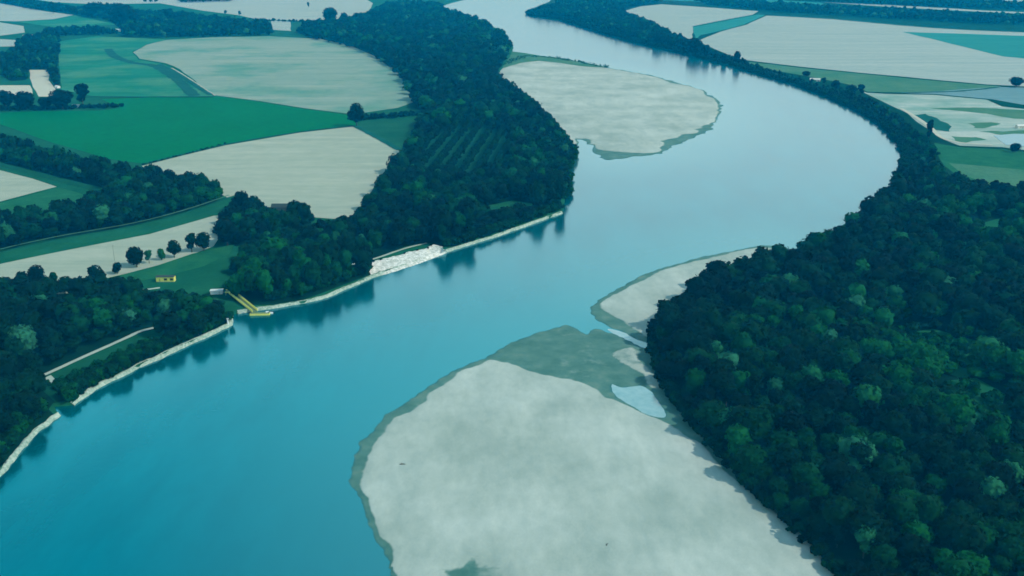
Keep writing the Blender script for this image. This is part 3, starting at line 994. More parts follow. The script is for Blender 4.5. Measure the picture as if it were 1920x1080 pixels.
LABELS = {
    'right': 'dense dark wood filling the right bank, its trees beyond the nearest ones',
    'left_near': 'outer trees of the wood around the dirt path on the near left bank',
    'left_bank': 'long wood along the left bank from the yellow pontoon to the far bend',
    'left_hedge': 'dark tree belts either side of the grassy dyke left of the tan field',
    'grove': 'grove round the dark roofed house below the tan field',
    'far_left': 'hazy blue tree belt between the pale fields at far left',
    'farmyard': 'blue green trees round the pale farm yard at far left',
    'far_line': 'thin tree line behind the green field at far left',
    'right_row': 'tree belt along the far right bank, mirrored in the river',
    'far_right_belt': 'hazy blue tree belt behind the large pale field at far right',
    'far_right_edge': 'farthest hazy tree band along the top right edge',
    'far_right': 'hazy blue wood where the river leaves the view at far right',
    'unused': 'hazy blue woods beyond the pale fields at far right',
    'far_left_top': 'small hazy wood at the top of the pale field',
}
kn = list(KINDS)


def clear_poly(px):
    return path(px, LAND)


HOLES = {
    'right': [clear_poly(p) for p in ([(1838, 418), (1880, 408), (1905, 415), (1900, 436), (1860, 450), (1834, 440)], [(1690, 632), (1750, 622), (1830, 645), (1850, 688), (1800, 700), (1715, 672)],
                                       [(1765, 716), (1830, 708), (1890, 740), (1876, 805), (1832, 815), (1785, 765)])],
    'left_bank': [clear_poly([(905, 388), (960, 376), (1000, 382), (985, 398), (930, 405)])],
    'left_near': [], 'left_hedge': [], 'grove': [],
}
# keep tree crowns off the dirt path and its river side verge
p_track = subdivide(path([(60, 712), (90, 700), (140, 677), (205, 648), (240, 632), (262, 622), (288, 615)], LAND), False, 4)
p_track2 = subdivide(path([(125, 568), (150, 556), (190, 546), (262, 544), (300, 540)], LAND), False, 4)
dyke_line = subdivide(path([(-60, 503), (0, 481), (110, 455), (250, 430), (350, 404), (430, 376), (445, 372)], LAND), False, 5)

verge = path([(56, 716), (90, 698), (140, 675), (205, 646), (240, 630), (262, 620), (296, 612), (318, 640), (300, 662), (240, 699), (200, 717), (135, 760), (98, 756), (84, 735)], LAND)
ROWS = [(790, 330), (800, 268), (870, 220), (955, 250), (960, 310), (890, 345)]
cand = {}
for wi, (wn, (px, spc)) in enumerate(WOODS.items()):
    poly = path(px, LAND)
    P = scatter(poly, spc, 100 + wi, HOLES.get(wn, ()))
    r = np.random.default_rng(200 + wi)
    if wn == 'left_bank':                                  # thinner with distance: the far end is a blue haze of crowns
        keep = (P[:, 1] < 1500) | (r.random(len(P)) < 0.45)
        P = P[keep]
    if wn == 'left_near':
        d1, d2 = dist_line(P, p_track, False), dist_line(P, p_track2, False)
        P = P[(d1 > 8) & (d2 > 6.0) & ~inside(P, verge)]
    if wn == 'grove':                                      # the house stands open to the river side
        hx, hy, _ = project(P[:, 0], P[:, 1], LAND)
        P = P[~((hx > 508) & (hx < 555) & (hy > 384) & (hy < 417))]
    if wn == 'left_hedge':
        P = P[dist_line(P, dyke_line, False) > 11]
    if wn in ('left_near', 'left_bank'):
        ds = dist_line(P, shore[:31], False)
        P = P[ds > 6.5]
    if wn == 'left_bank':                                  # a poplar plantation stands in rows inside this wood
        rows = path(ROWS, LAND)
        P = P[~inside(P, rows)]
        a, b = ground(812, 330, LAND), ground(885, 235, LAND)
        u = (b - a) / np.linalg.norm(b - a)
        v = np.array((u[1], -u[0]))
        G = np.array([a + u * i * 6.5 + v * j * 19.0 for i in range(-60, 90) for j in range(-12, 16)])
        G = G + r.normal(0, 0.7, G.shape)
        P = np.concatenate([P, G[inside(G, rows)]])
    n = len(P)
    de = dist_line(P, poly)
    far = P[:, 1] > 1500
    big = 0.5 + 0.5 * fbm(P, 60, 300 + wi)
    sxy = r.uniform(0.62, 1.22, n) * (0.88 + 0.38 * big)
    szz = sxy * r.uniform(0.80, 1.15, n)
    tint = np.clip(0.26 + 0.36 * fbm(P, 55, 310 + wi) + r.normal(0, 0.19, n), 0, 0.8)
    kind = r.choice([0, 0, 0, 0, 1, 2], n)
    pale = (r.random(n) < 0.035)
    tint = np.where(pale, r.uniform(0.8, 0.98, n), tint)
    low = de < 7
    kind = np.where(low & (r.random(n) < 0.45), 2, kind)
    szz = np.where(low, szz * 0.82, szz)
    lod = np.where(P[:, 1] > 1150, 1, 0)
    if wn == 'right':
        for h in HOLES['right']:
            dh = dist_line(P, h)
            tint = np.where(dh < 40, np.clip(tint + 0.24, 0, 0.8), tint)
            kind = np.where(dh < 9, 2, kind)
            szz = np.where(dh < 9, szz * 0.7, szz)
        pxs, pys, _ = project(P[:, 0], P[:, 1], LAND)
        # the near corner of the wood is darker, low green scrub on its right
        scr = (pys > 960) & (pxs > 1640)
        kind = np.where(scr & (r.random(n) < 0.5), 2, kind)
        tint = np.where(scr, np.clip(tint + 0.08, 0, .75), tint)
    if wn == 'left_bank':
        pxs, pys, _ = project(P[:, 0], P[:, 1], LAND)
        tint = np.where((pys > 470) & (pxs < 640), np.clip(tint + 0.22, 0, .78), tint)
        szz = np.where((pxs > 890) & (pxs < 1010) & (pys > 396) & (pys < 445), szz * 0.42, szz)
    if wn in ('right', 'left_near', 'left_bank', 'left_hedge', 'grove'):
        k = {'right': 1.36, 'left_near': 1.22, 'left_bank': 1.2, 'left_hedge': 1.1, 'grove': 1.1}[wn]
        sxy, szz = sxy * k, szz * (k * 0.5 + 0.5)
    if wn == 'left_bank':
        nb = np.clip(1 - dist_line(P, shore[:31], False) / 70, 0, 1)
        szz = szz * (1 + 0.65 * nb)
        inr = inside(P, path(ROWS, LAND))
        kind = np.where(inr, 1, kind)
        sxy, szz = np.where(inr, 0.95, sxy), np.where(inr, 0.95, szz)
        tint = np.where(inr, np.clip(tint, 0.2, 0.45), tint)
    if wn == 'left_near':
        tint = np.clip(tint + 0.08, 0, 0.98)
        pxs, pys, _ = project(P[:, 0], P[:, 1], LAND)       # low growth in front of the cabin meadow and the shed
        szz = np.where((pxs > 265) & (pxs < 425) & (pys < 590), szz * 0.6, szz)
        dt = dist_line(P, p_track, False)
        riv = dt < 14
        szz = np.where(riv, szz * 0.62, szz)
        sxy = np.where(riv, sxy * 0.7, sxy)
    if wn in ('far_right', 'far_right_belt', 'far_right_edge', 'far_left', 'far_left_top'):
        sxy, szz = sxy * 1.5, szz * 1.25
    if wn == 'right_row':
        pxs, pys, _ = project(P[:, 0], P[:, 1], LAND)
        k = np.where(pxs > 1400, 0.62, np.where(pxs > 1310, 0.75, 1.25))
        sxy, szz = sxy * k, szz * k
        edge_fill = True
    if wn == 'left_bank':
        sxy, szz = np.where(far, sxy * 1.35, sxy), np.where(far, szz * 1.2, szz)
    cand[wn] = np.column_stack([P, np.full(n, LAND), sxy, szz, r.uniform(0, 6.28, n), tint, kind, lod, de])

# the trees that show largest become objects, the rest of each wood one mass
allc = []
for wn, A in cand.items():
    px_, py_, dep = project(A[:, 0], A[:, 1], A[:, 2])
    _, ptop, _ = project(A[:, 0], A[:, 1], A[:, 2] + 13 * A[:, 4])
    vis = (px_ > -15) & (px_ < 1935) & (ptop < 1070) & (dep > 0)
    for i in np.nonzero(vis)[0]:
        allc.append((dep[i] / (0.6 + 0.4 * A[i, 3]), wn, i))
allc.sort()
N_SINGLE = 240
single = {wn: [] for wn in cand}
for _, wn, i in allc[:N_SINGLE]:
    single[wn].append(i)

PLACE = {'right': 'the right bank wood', 'left_near': 'the left bank path wood', 'left_bank': 'the pontoon side wood',
         'left_hedge': 'the belt by the dyke', 'grove': 'the grove'}
SHORT = {'broadleaf_tree': 'broadleaf tree', 'poplar_tree': 'tall narrow tree', 'willow_tree': 'low rounded tree'}
for wn, ids in single.items():
    A = cand[wn]
    for i in ids:
        x, y, z, sx, sz, rz, tint, kd, lod, de = A[i]
        kind = kn[int(kd)]
        vi = int(i) % len(KINDS[kind][1])
        shade = 'pale grey green' if tint > 0.8 else 'bright green' if tint > 0.5 else 'mid green' if tint > 0.27 else 'dark blue green'
        where = 'at the water side of ' if min(dist_line(np.array([[x, y]]), left_poly)[0], dist_line(np.array([[x, y]]), right_poly)[0]) < 26 else 'inside the nearest part of '
        lab = f"{shade} {SHORT[KINDS[kind][0]]} {where}{PLACE[wn]}"
        plant(kind, vi, x, y, z, sx, sz, rz, tint, lab, 'tree', lab.replace(' tree ', ' trees ', 1))
for wn, A in cand.items():
    m = np.ones(len(A), bool)
    m[single[wn]] = False
    wood_mass('woodland', A[m], LABELS[wn])
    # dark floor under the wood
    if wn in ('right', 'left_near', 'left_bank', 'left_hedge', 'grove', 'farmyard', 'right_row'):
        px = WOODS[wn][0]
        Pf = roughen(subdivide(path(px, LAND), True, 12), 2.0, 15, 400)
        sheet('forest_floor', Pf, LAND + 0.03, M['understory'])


# undergrowth along wood edges and banks
def scrub(name, px, w, spc, seed, label, s0=0.6, s1=1.5, t0=0.3, t1=0.65, z=LAND):
    L = subdivide(path(px, z), False, spc)
    r = np.random.default_rng(seed)
    N = normals2(L)
    rows = []
    for k in range(max(1, int(w / spc))):
        q = L + N * r.uniform(-w / 2, w / 2, (len(L), 1)) + r.normal(0, spc * 0.3, L.shape)
        s = r.uniform(s0, s1, len(L))
        rows.append(np.column_stack([q, np.full(len(L), z - 0.2), s * 1.2, s, r.uniform(0, 6.28, len(L)), r.uniform(t0, t1, len(L)), np.full(len(L), 3), np.where(q[:, 1] > 1000, 1, 0)]))
    return wood_mass(name, np.concatenate(rows), label)


scrub('undergrowth', [(1468, 485), (1393, 506), (1322, 534), (1260, 576), (1225, 618), (1224, 660), (1244, 711), (1274, 761), (1320, 812), (1370, 868), (1407, 918), (1457, 955), (1508, 1005), (1562, 1062), (1620, 1120)], 7, 2.6, 1,
      'low scrub at the foot of the right bank wood beside the sandbars', 0.5, 1.5, 0.1, 0.5)
scrub('undergrowth', [(-70, 930), (-20, 872), (12, 836), (45, 798), (82, 768)], 6, 2.4, 2, 'low scrub above the stones of the left bank in the near corner', 0.6, 1.9, 0.2, 0.72)
scrub('undergrowth', [(124, 748), (168, 719), (198, 703), (233, 686), (265, 670), (320, 645), (395, 613), (420, 599)], 8, 2.4, 3, 'low scrub between the dirt path and the left bank stones', 0.7, 2.1, 0.2, 0.66)
scrub('undergrowth', [(100, 728), (140, 712), (200, 684), (250, 658), (300, 638)], 14, 2.6, 31, 'green scrub on the river side of the dirt path', 0.4, 1.0, 0.45, 0.72)
scrub('undergrowth', [(500, 562), (520, 559), (566, 551), (605, 539), (655, 520), (690, 508)], 7, 2.4, 4, 'low scrub along the left bank upstream of the pontoon', 0.7, 2.3, 0.3, 0.7)
scrub('undergrowth', [(838, 463), (915, 438), (1006, 407), (1048, 391)], 7, 2.8, 5, 'low scrub above the stones near the river bend', 0.8, 2.3, 0.2, 0.6)
scrub('undergrowth', [(1055, 372), (1060, 345), (1060, 320), (1074, 290), (1066, 272), (1030, 228), (980, 184), (930, 150)], 12, 4, 6, 'low scrub round the wooded point beside the upper sandbar', 0.8, 1.9, 0.3, 0.75)
scrub('undergrowth', [(940, 122), (985, 105), (1040, 108), (1090, 117), (1140, 126)], 22, 6, 7, 'green scrub spit along the upper sandbar', 0.35, 0.75, 0.6, 0.85, 0.9)
scrub('undergrowth', [(1270, 96), (1370, 121), (1440, 141), (1500, 158), (1560, 180), (1610, 204), (1655, 230), (1690, 262), (1703, 288), (1700, 312), (1690, 336)], 14, 4, 8, 'low scrub at the water line of the far right bank', 0.8, 1.8, 0.1, 0.5)
scrub('undergrowth', [(1000, 20), (990, 25), (1005, 30), (1050, 36), (1100, 51), (1150, 67), (1200, 80), (1270, 95)], 20, 6, 9, 'low scrub at the water line of the distant right bank', 1.2, 2.4, 0.05, 0.4)
scrub('undergrowth', [(1700, 318), (1740, 326), (1790, 344), (1850, 358), (1900, 368), (1980, 378)], 16, 4, 10, 'pale green scrub between the right wood and the meadow', 0.6, 1.4, 0.4, 0.8)
scrub('undergrowth', [(1735, 300), (1745, 285), (1730, 268), (1715, 250)], 14, 4, 12, 'green scrub beside the gravel pit track', 0.6, 1.6, 0.4, 0.8)
scrub('hedge', [(660, 226), (690, 222), (730, 220), (775, 215)], 22, 4.5, 13, 'dark hedge from the lone tree to the long wood', 0.8, 1.8, 0.1, 0.4)
scrub('hedge', [(480, 38), (520, 40), (560, 41), (606, 44)], 8, 9, 14, 'thin dotted hedge along the far pale field', 1.2, 2.4, 0.2, 0.4)
scrub('hedge', [(270, 309), (420, 271)], 2, 5, 15, 'thin hedge between the green and tan fields', 0.3, 0.7, 0.2, 0.5)
scrub('hedge', [(-40, 206), (60, 205), (150, 203), (225, 200)], 26, 6, 18, 'dark hedge under the row of trees by the green field', 0.8, 1.7, 0.05, 0.35)

scrub('undergrowth', [(1690, 648), (1770, 655), (1850, 680)], 46, 5.5, 41, 'light green scrub over the upper glade in the right bank wood', 0.5, 1.7, 0.5, 0.8)
scrub('undergrowth', [(1770, 730), (1830, 755), (1880, 790)], 40, 5.5, 42, 'light green scrub over the lower glade in the right bank wood', 0.5, 1.7, 0.5, 0.8)
# single trees one can point to
SOLO = [
    # px, py of the foot, width px, height px, kind, tint, label
    (669, 237, 32, 44, 'broad', 0.05, 'large lone dark tree where green, tan and striped fields meet'),
    (257, 501, 33, 38, 'broad', 0.08, 'dark round tree in front of the narrow tan field, largest of its row'),
    (280, 494, 15, 25, 'tall', 0.88, 'small pale tree right beside the dark round tree of the row'),
    (303, 488, 16, 22, 'round', 0.84, 'pale grey green bush-like tree between two dark trees of the row'),
    (327, 483, 27, 33, 'broad', 0.22, 'green tree with ragged crown, third dark tree along the tan strip'),
    (360, 473, 25, 36, 'tall', 0.25, 'upright left half of the twin trees on the tan strip'),
    (383, 470, 32, 35, 'broad', 0.18, 'broad right half of the twin trees on the tan strip'),
    (427, 460, 52, 48, 'broad', 0.06, 'big dark tree closing the right end of the tan strip'),
    (182, 537, 33, 40, 'broad', 0.18, 'round tree on a short trunk at the lower edge of tan strip'),
    (220, 513, 19, 22, 'round', 0.12, 'small dark dome shaped tree next to the yellow cabin meadow'),
    (73, 545, 38, 48, 'broad', 0.03, 'tall dark dome shaped tree against the left end of tan strip'),
    (48, 545, 30, 36, 'broad', 0.12, 'dark tree half hidden left of the tall dome tree'),
    (103, 540, 15, 30, 'tall', 0.58, 'slim light green tree right of the tall dark dome tree'),
    (122, 548, 32, 30, 'round', 0.35, 'low spreading tree beneath the slim light green tree'),
    (16, 552, 34, 32, 'broad', 0.15, 'dark tree in the left corner below the tan strip'),
    (55, 575, 40, 34, 'round', 0.97, 'silvery grey tree standing out in the near left wood'),
    (12, 205, 38, 36, 'broad', 0.0, 'dark tree in front of the pale yard, leftmost of its row'),
    (50, 205, 40, 34, 'broad', 0.02, 'dark round tree in front of the pale yard strip'),
    (86, 204, 24, 22, 'round', 0.05, 'low dark tree just under the pale square yard'),
    (118, 205, 48, 37, 'broad', 0.03, 'widest dark tree right of the pale square yard'),
    (157, 203, 26, 46, 'tall', 0.02, 'tall dark column tree at the end of the yard row'),
    (619, 43, 28, 29, 'broad', 0.12, 'big round tree standing up against the far pale field'),
    (646, 44, 18, 20, 'broad', 0.15, 'middle tree right of the big round one on the far field edge'),
    (670, 42, 20, 18, 'broad', 0.2, 'smaller tree where the far field meets the long wood'),
    (100, 26, 18, 22, 'broad', 0.1, 'hazy blue tree rising between two pale fields at top left'),
    (180, 32, 44, 28, 'broad', 0.08, 'wide hazy blue tree in the far left belt'),
    (232, 50, 56, 42, 'broad', 0.04, 'largest dark blue tree of the far left belt'),
    (318, 46, 22, 30, 'tall', 0.2, 'upright hazy tree breaking the top of the far left belt'),
    (450, 28, 7, 8, 'bush', 0.2, 'tiny dark bush alone on the far pale field'),
    (423, 26, 6, 7, 'bush', 0.2, 'tiny bush left of another on the far pale field'),
    (578, 15, 5, 11, 'tall', 0.2, 'tiny slim tree in the open far pale field'),
    (272, 4, 7, 6, 'bush', 0.25, 'left one of three tiny bushes at the top edge'),
    (283, 4, 8, 6, 'bush', 0.25, 'middle one of three tiny bushes at the top edge'),
    (293, 4, 7, 6, 'bush', 0.25, 'right one of three tiny bushes at the top edge'),
    (1302, 102, 36, 30, 'broad', 0.02, 'massive dark blue clump tree on the bank beside the pale fields'),
    (1322, 108, 18, 24, 'broad', 0.05, 'dark tree leaning on the massive clump tree'),
    (1340, 113, 12, 15, 'round', 0.1, 'small round tree, first of three dots along the far bank'),
    (1358, 118, 13, 18, 'round', 0.08, 'round tree midway along the three dots on the far bank'),
    (1381, 121, 16, 25, 'broad', 0.03, 'tallest dark round tree ending the row on the far bank'),
    (1232, 84, 22, 24, 'broad', 0.06, 'round tree on the far bank at the left pale field corner'),
    (1512, 143, 16, 10, 'round', 0.04, 'small dark tree at the field edge left of the white farmhouse'),
    (1544, 158, 10, 13, 'tall', 0.1, 'narrow dark tree right against the white farmhouse'),
    (1566, 168, 18, 18, 'broad', 0.08, 'dark tree on the bank right of the white farmhouse'),
    (1595, 177, 24, 18, 'broad', 0.05, 'wide dark tree near the start of the gravel track'),
    (1613, 180, 14, 22, 'tall', 0.02, 'upright dark tree at the tip of the gravel track'),
    (1740, 264, 14, 40, 'tall', 0.0, 'dark narrow column tree standing in the gravel track'),
    (1747, 300, 14, 22, 'tall', 0.0, 'dark egg shaped tree on the pale scrub below the column tree'),
    (1905, 163, 32, 18, 'broad', 0.05, 'dark tree clump at the right end of the big pale field'),
    (1903, 285, 20, 17, 'round', 0.06, 'dark round bush beside the gravel pit pond'),
    (1838, 360, 30, 24, 'broad', 0.08, 'dark round tree in front of the yellowish meadow'),
    (1870, 368, 30, 24, 'broad', 0.15, 'dark tree right of the round one below the meadow'),
    (1396, 508, 15, 30, 'tall', 0.0, 'small dark upright tree at the tip of the middle sandbar'),
    (1527, 466, 22, 24, 'broad', 0.05, 'dark tree leaning over the water on the right wood edge'),
    (1624, 410, 30, 34, 'broad', 0.04, 'bulky dark tree jutting from the right wood over the bend'),
    (1760, 555, 70, 40, 'round', 0.98, 'silvery pale crowned tree glowing in the middle of the right wood'),
    (1850, 690, 66, 56, 'broad', 0.86, 'large pale green tree above the clearing in the right wood'),
    (1565, 745, 52, 50, 'broad', 0.72, 'light green round tree standing out in the right wood'),
    (1395, 625, 24, 34, 'tall', 0.9, 'pale slim tree near the sand edge of the right wood'),
    (800, 205, 30, 26, 'round', 0.8, 'pale rounded tree at the inner edge of the long left wood'),
(232, 694, 34, 36, 'round', 0.55, 'rounded grey green tree hiding the gap in the dirt path'),
    (213, 706, 26, 26, 'round', 0.42, 'low rounded tree left of the gap in the dirt path'),
    (296, 664, 24, 22, 'round', 0.5, 'low round tree on the bank right of the gap in the path'),
    (372, 628, 40, 44, 'broad', 0.3, 'dark green tree over the right end of the stone bank'),
    (405, 612, 36, 44, 'broad', 0.22, 'last dark tree of the near left wood beside the white post'),
    (345, 618, 38, 38, 'round', 0.66, 'light rounded tree at the right end of the path'),
    (472, 540, 46, 48, 'broad', 0.74, 'bright green tree just behind the yellow gangway'),
]
for k, (px, py, w, h, kd, tint, lab) in enumerate(SOLO):
    x, y = ground(px, py, LAND)
    s = scale_at(py)
    dep = math.atan2(CAM_H, y)
    vi = k % len(KINDS[kd][1])
    _, _, top, rad = MESHES[kd, vi]
    sxy = w / s / 2 / (rad * 0.92)
    sz = h / (s * math.cos(dep) ) / top
    plant(kd, vi, x, y, LAND, sxy, sz, (k * 1.7) % 6.28, tint, lab, 'bush' if kd == 'bush' else 'tree')

# ------------------------------------------------------------------ built things
x, y = ground(310, 529, LAND)
t = thing('cabin', 'long yellow cabin with dark windows on the green meadow', 'cabin', (x, y, LAND), 0.0)
L_ = 15.4
MB().box((0, 2.2, 2.45), (L_, 4.4, 4.1)).build('wall', M['yellow'], t)
MB().box((-0.2, 2.2, 4.66), (L_ + 0.7, 5.2, 0.34), bevel=0.08).build('roof', M['dark_roof'], t)
MB().box((0, 2.2, 0.2), (L_ - 0.5, 4.0, 0.4)).build('base', M['pale_metal'], t)
for wx in (0.4, 5.6):
    f = MB().box((wx, -0.06, 2.5), (2.7, 0.12, 1.7)).build('window', M['dark_glass'], t)
    MB().box((wx, -0.09, 3.44), (3.0, 0.2, 0.14)).box((wx, -0.09, 1.56), (3.0, 0.2, 0.14)).build('frame', M['yellow_dim'], f)
MB().box((-4.6, -0.06, 1.75), (1.1, 0.12, 2.5)).build('door', M['yellow_dim'], t)

# white shed at the head of the gangway
x, y = ground(406, 552, LAND)
t = thing('shed', 'white flat roofed shed at the landward end of the yellow gangway', 'shed', (x, y, LAND), 0.12)
MB().box((0, 2.0, 1.5), (9.6, 4.0, 3.0)).build('wall', M['white'], t)
MB().box((0, 2.0, 3.16), (10.6, 5.0, 0.3), bevel=0.08).build('roof', M['pale_roof'], t)
MB().box((2.6, -0.05, 1.2), (1.2, 0.1, 2.2)).build('door', M['pale_metal'], t)

# gangway: deck with two railings from the bank down to the pontoon
A = np.array((*ground(434, 549, 5.0), 5.0))
B = np.array((*ground(478, 584, 1.6), 1.6))
t = thing('gangway', 'yellow railed gangway sloping from the left bank down to the pontoon', 'gangway', (A[0], A[1], 0))
d = (B - A)
n2 = np.array((-d[1], d[0], 0))
n2 /= np.linalg.norm(n2)
o = np.array((A[0], A[1], 0))


def gang_line(off, up):
    a, b = A - o + n2 * off, B - o + n2 * off
    return a + (0, 0, up), b + (0, 0, up)


m = MB()
a0, b0 = gang_line(-2.1, 0)
a1, b1 = gang_line(2.1, 0)
m.poly([a0, b0, b1, a1, a0 - (0, 0, .3), b0 - (0, 0, .3), b1 - (0, 0, .3), a1 - (0, 0, .3)], [(0, 1, 2, 3), (4, 5, 6, 7), (0, 1, 5, 4), (1, 2, 6, 5), (2, 3, 7, 6), (3, 0, 4, 7)])
m.build('deck', M['deck'], t)
for off in (-2.2, 2.2):
    m = MB()
    for up, rr in ((1.5, 0.32), (0.75, 0.16), (0.05, 0.30)):
        m.bar(*gang_line(off, up), rr)
    a, b = gang_line(off, 0)
    for k in range(15):
        p = a + (b - a) * k / 14
        m.bar(p, p + (0, 0, 1.5), 0.12)
        if k < 14:
            m.bar(p, a + (b - a) * (k + 1) / 14 + (0, 0, 1.5), 0.08)
    m.build('railing', M['yellow'], t)

x, y = ground(431, 553, LAND)
t = thing('platform', 'yellow landing platform on posts at the top of the gangway', 'platform', (x, y, LAND), 0.1)
MB().box((0, 1.6, 2.6), (7.0, 4.6, 0.35)).build('deck', M['deck'], t)
MB().box((0, -0.75, 2.7), (7.2, 0.3, 1.0)).box((0, 3.95, 3.2), (7.2, 0.2, 0.7)).build('railing', M['yellow'], t)
for px_ in (-3.1, 3.1):
    for py_ in (-0.4, 3.6):
        MB().bar((px_, py_, -0.3), (px_, py_, 2.5), 0.22).build('leg', M['yellow_dim'], t)
for k, (px, py, hh, lab) in enumerate(((443, 549, 6.2, 'taller white mooring pole beside the top of the gangway'), (433, 546, 4.2, 'shorter white pole on the landing platform side'))):
    x, y = ground(px, py, LAND)
    t = thing('mooring_pole', lab, 'pole', (x, y, LAND), group='white poles by the gangway')
    MB().bar((0, 0, -0.5), (0, 0, hh), 0.34, 0.26).build('shaft', M['white'], t)
    MB().bar((0, 0, hh), (0, 0, hh + 0.35), 0.42, 0.1).build('cap', M['white'], t)

x, y = ground(487, 591, 0)
t = thing('pontoon', 'low yellow pontoon floating at the foot of the gangway', 'pontoon', (x, y, 0), 0.06)
MB().box((0, 1.6, 0.35), (15.5, 4.4, 1.5), bevel=0.2).build('hull', M['yellow'], t)
MB().box((0, 1.6, 1.13), (14.8, 3.8, 0.1)).build('deck', M['deck'], t)
MB().box((0, -0.5, 1.6), (15.2, 0.14, 0.18)).box((-7.4, -0.5, 1.35), (.14, .14, .6)).box((0, -0.5, 1.35), (.14, .14, .6)).box((7.4, -0.5, 1.35), (.14, .14, .6)).build('railing', M['yellow'], t)
x, y = ground(503, 586.5, 0.6)
t = thing('boat', 'small white boat tied at the upstream end of the yellow pontoon', 'boat', (x, y, 0), 0.1)


def hull(L, W, H, name, mat, parent):
    st = [(-0.5, 0.75), (-0.3, 0.98), (0.0, 1.0), (0.25, 0.85), (0.42, 0.45), (0.5, 0.06)]
    pts, faces = [], []
    for u, w in st:
        pts += [(u * L, -w * W / 2, H), (u * L, -w * W * 0.35, -0.25), (u * L, w * W * 0.35, -0.25), (u * L, w * W / 2, H)]
    for k in range(len(st) - 1):
        for j in range(3):
            faces.append((k * 4 + j, k * 4 + j + 1, k * 4 + j + 5, k * 4 + j + 4))
        faces.append((k * 4 + 3, k * 4, k * 4 + 4, k * 4 + 7))
    faces += [(0, 1, 2, 3), tuple(len(pts) - 4 + j for j in (3, 2, 1, 0))]
    return MB().poly(pts, faces).build(name, mat, parent)


hull(7.5, 2.6, 0.9, 'hull', M['white'], t)
MB().box((-0.6, 0, 1.35), (2.6, 1.9, 0.9), bevel=0.15).build('cabin', M['white'], t)
MB().box((0.2, 0, 1.5), (1.04, 1.93, 0.35)).build('window', M['dark_glass'], t)
x, y = ground(446, 588, 0)
t = thing('jetty', 'grey flat jetty along the bank left of the pontoon', 'jetty', (x, y, 0), 0.1)
MB().box((0, 1.4, 0.75), (10.5, 3.2, 0.4)).build('deck', M['pale_metal'], t)
for px_ in (-4.6, 0, 4.6):
    MB().bar((px_, 0.1, -1), (px_, 0.1, 1.3), 0.18).build('post', M['pale_metal'], t)
x, y = ground(428, 612, 0)
t = thing('mooring_post', 'white post standing at the end of the stone bank below the jetty', 'post', (x, y, 0))
MB().bar((0, 0, -1), (0, 0, 6.2), 0.75, 0.55).build('shaft', M['white'], t)
MB().box((0, 0, 6.3), (1.5, 1.5, 0.3)).build('cap', M['pale_metal'], t)

# utility pole on the tan strip
x, y = ground(215, 489, LAND)
t = thing('utility_pole', 'thin grey utility pole standing alone on the narrow tan field', 'pole', (x, y, LAND), 0.4)
MB().bar((0, 0, -1), (0, 0, 15), 0.20, 0.13).build('shaft', M['pole_wood'], t)
MB().box((0, 0, 14.2), (2.4, 0.16, 0.18)).build('crossarm', M['pole_wood'], t)
for k in (-1, 0, 1):
    MB().bar((k * 1.05, 0, 14.25), (k * 1.05, 0, 14.65), 0.09).build('insulator', M['pale_metal'], t)


# houses
def house(px, py, sx, sy, hw, hr, rz, wall, roof, label, cat='house', z=LAND, nwin=3, name='house'):
    x, y = ground(px, py, z)
    t = thing(name, label, cat, (x, y, z), rz)
    m = MB().box((0, 0, hw / 2), (sx, sy, hw))
    for s in (-1, 1):
        m.poly([(s * sx / 2, -sy / 2, hw), (s * sx / 2, sy / 2, hw), (s * sx / 2, 0, hw + hr * 0.96)], [(0, 1, 2)])
    m.build('wall', M[wall], t)
    MB().gable((0, 0, hw), sx, sy, hr).build('roof', M[roof], t)
    for k in range(nwin):
        MB().box((-sx / 2 + sx * (k + 0.7) / (nwin + 0.6), -sy / 2 - 0.05, hw * 0.55), (1.3, 0.12, 1.5)).build('window', M['dark_glass'], t)
    MB().box((sx / 2 - sx * 0.3 / (nwin + 0.6) - 0.8, -sy / 2 - 0.05, 1.1), (1.1, 0.12, 2.2)).build('door', M['dark_roof'], t)
    return t


house(530, 402, 21, 9, 8.5, 3.2, 0.0, 'timber', 'dark_roof', 'dark roofed house half hidden by trees below the tan field', nwin=4)
house(1528, 152, 20, 8, 3.4, 2.4, -0.35, 'cream_wall', 'pale_roof', 'white farmhouse on the far right bank beside the green strip', nwin=4)
house(54, 71, 30, 12, 5, 3.5, 0.1, 'white', 'pale_roof', 'white farm building left of the trees near the far pale fields')
house(86, 68, 26, 10, 4, 3, 0.0, 'white', 'pale_roof', 'low white building in the tree line at far left')
house(97, 84, 12, 10, 7, 3, 0.3, 'white', 'pale_roof', 'small white house between trees above the pale square yard')
house(108, 165, 9, 6, 3, 2, -0.6, 'white', 'pale_roof', 'tiny pale shed beside the pale square yard', 'shed', name='shed', nwin=1)
house(143, 201, 12, 6, 3.2, 1.8, -0.2, 'white', 'pale_roof', 'white hut among the dark trees left of the green field', 'hut', name='hut', nwin=2)
house(225, 59, 34, 10, 5, 2.5, 0.0, 'white', 'pale_roof', 'long pale barn at the left end of the far blue tree belt', 'barn', name='barn')
house(1912, 240, 12, 6, 3.5, 2, 0.2, 'cream_wall', 'pale_roof', 'small pale hut by the gravel pit pond', 'hut', name='hut', nwin=1)

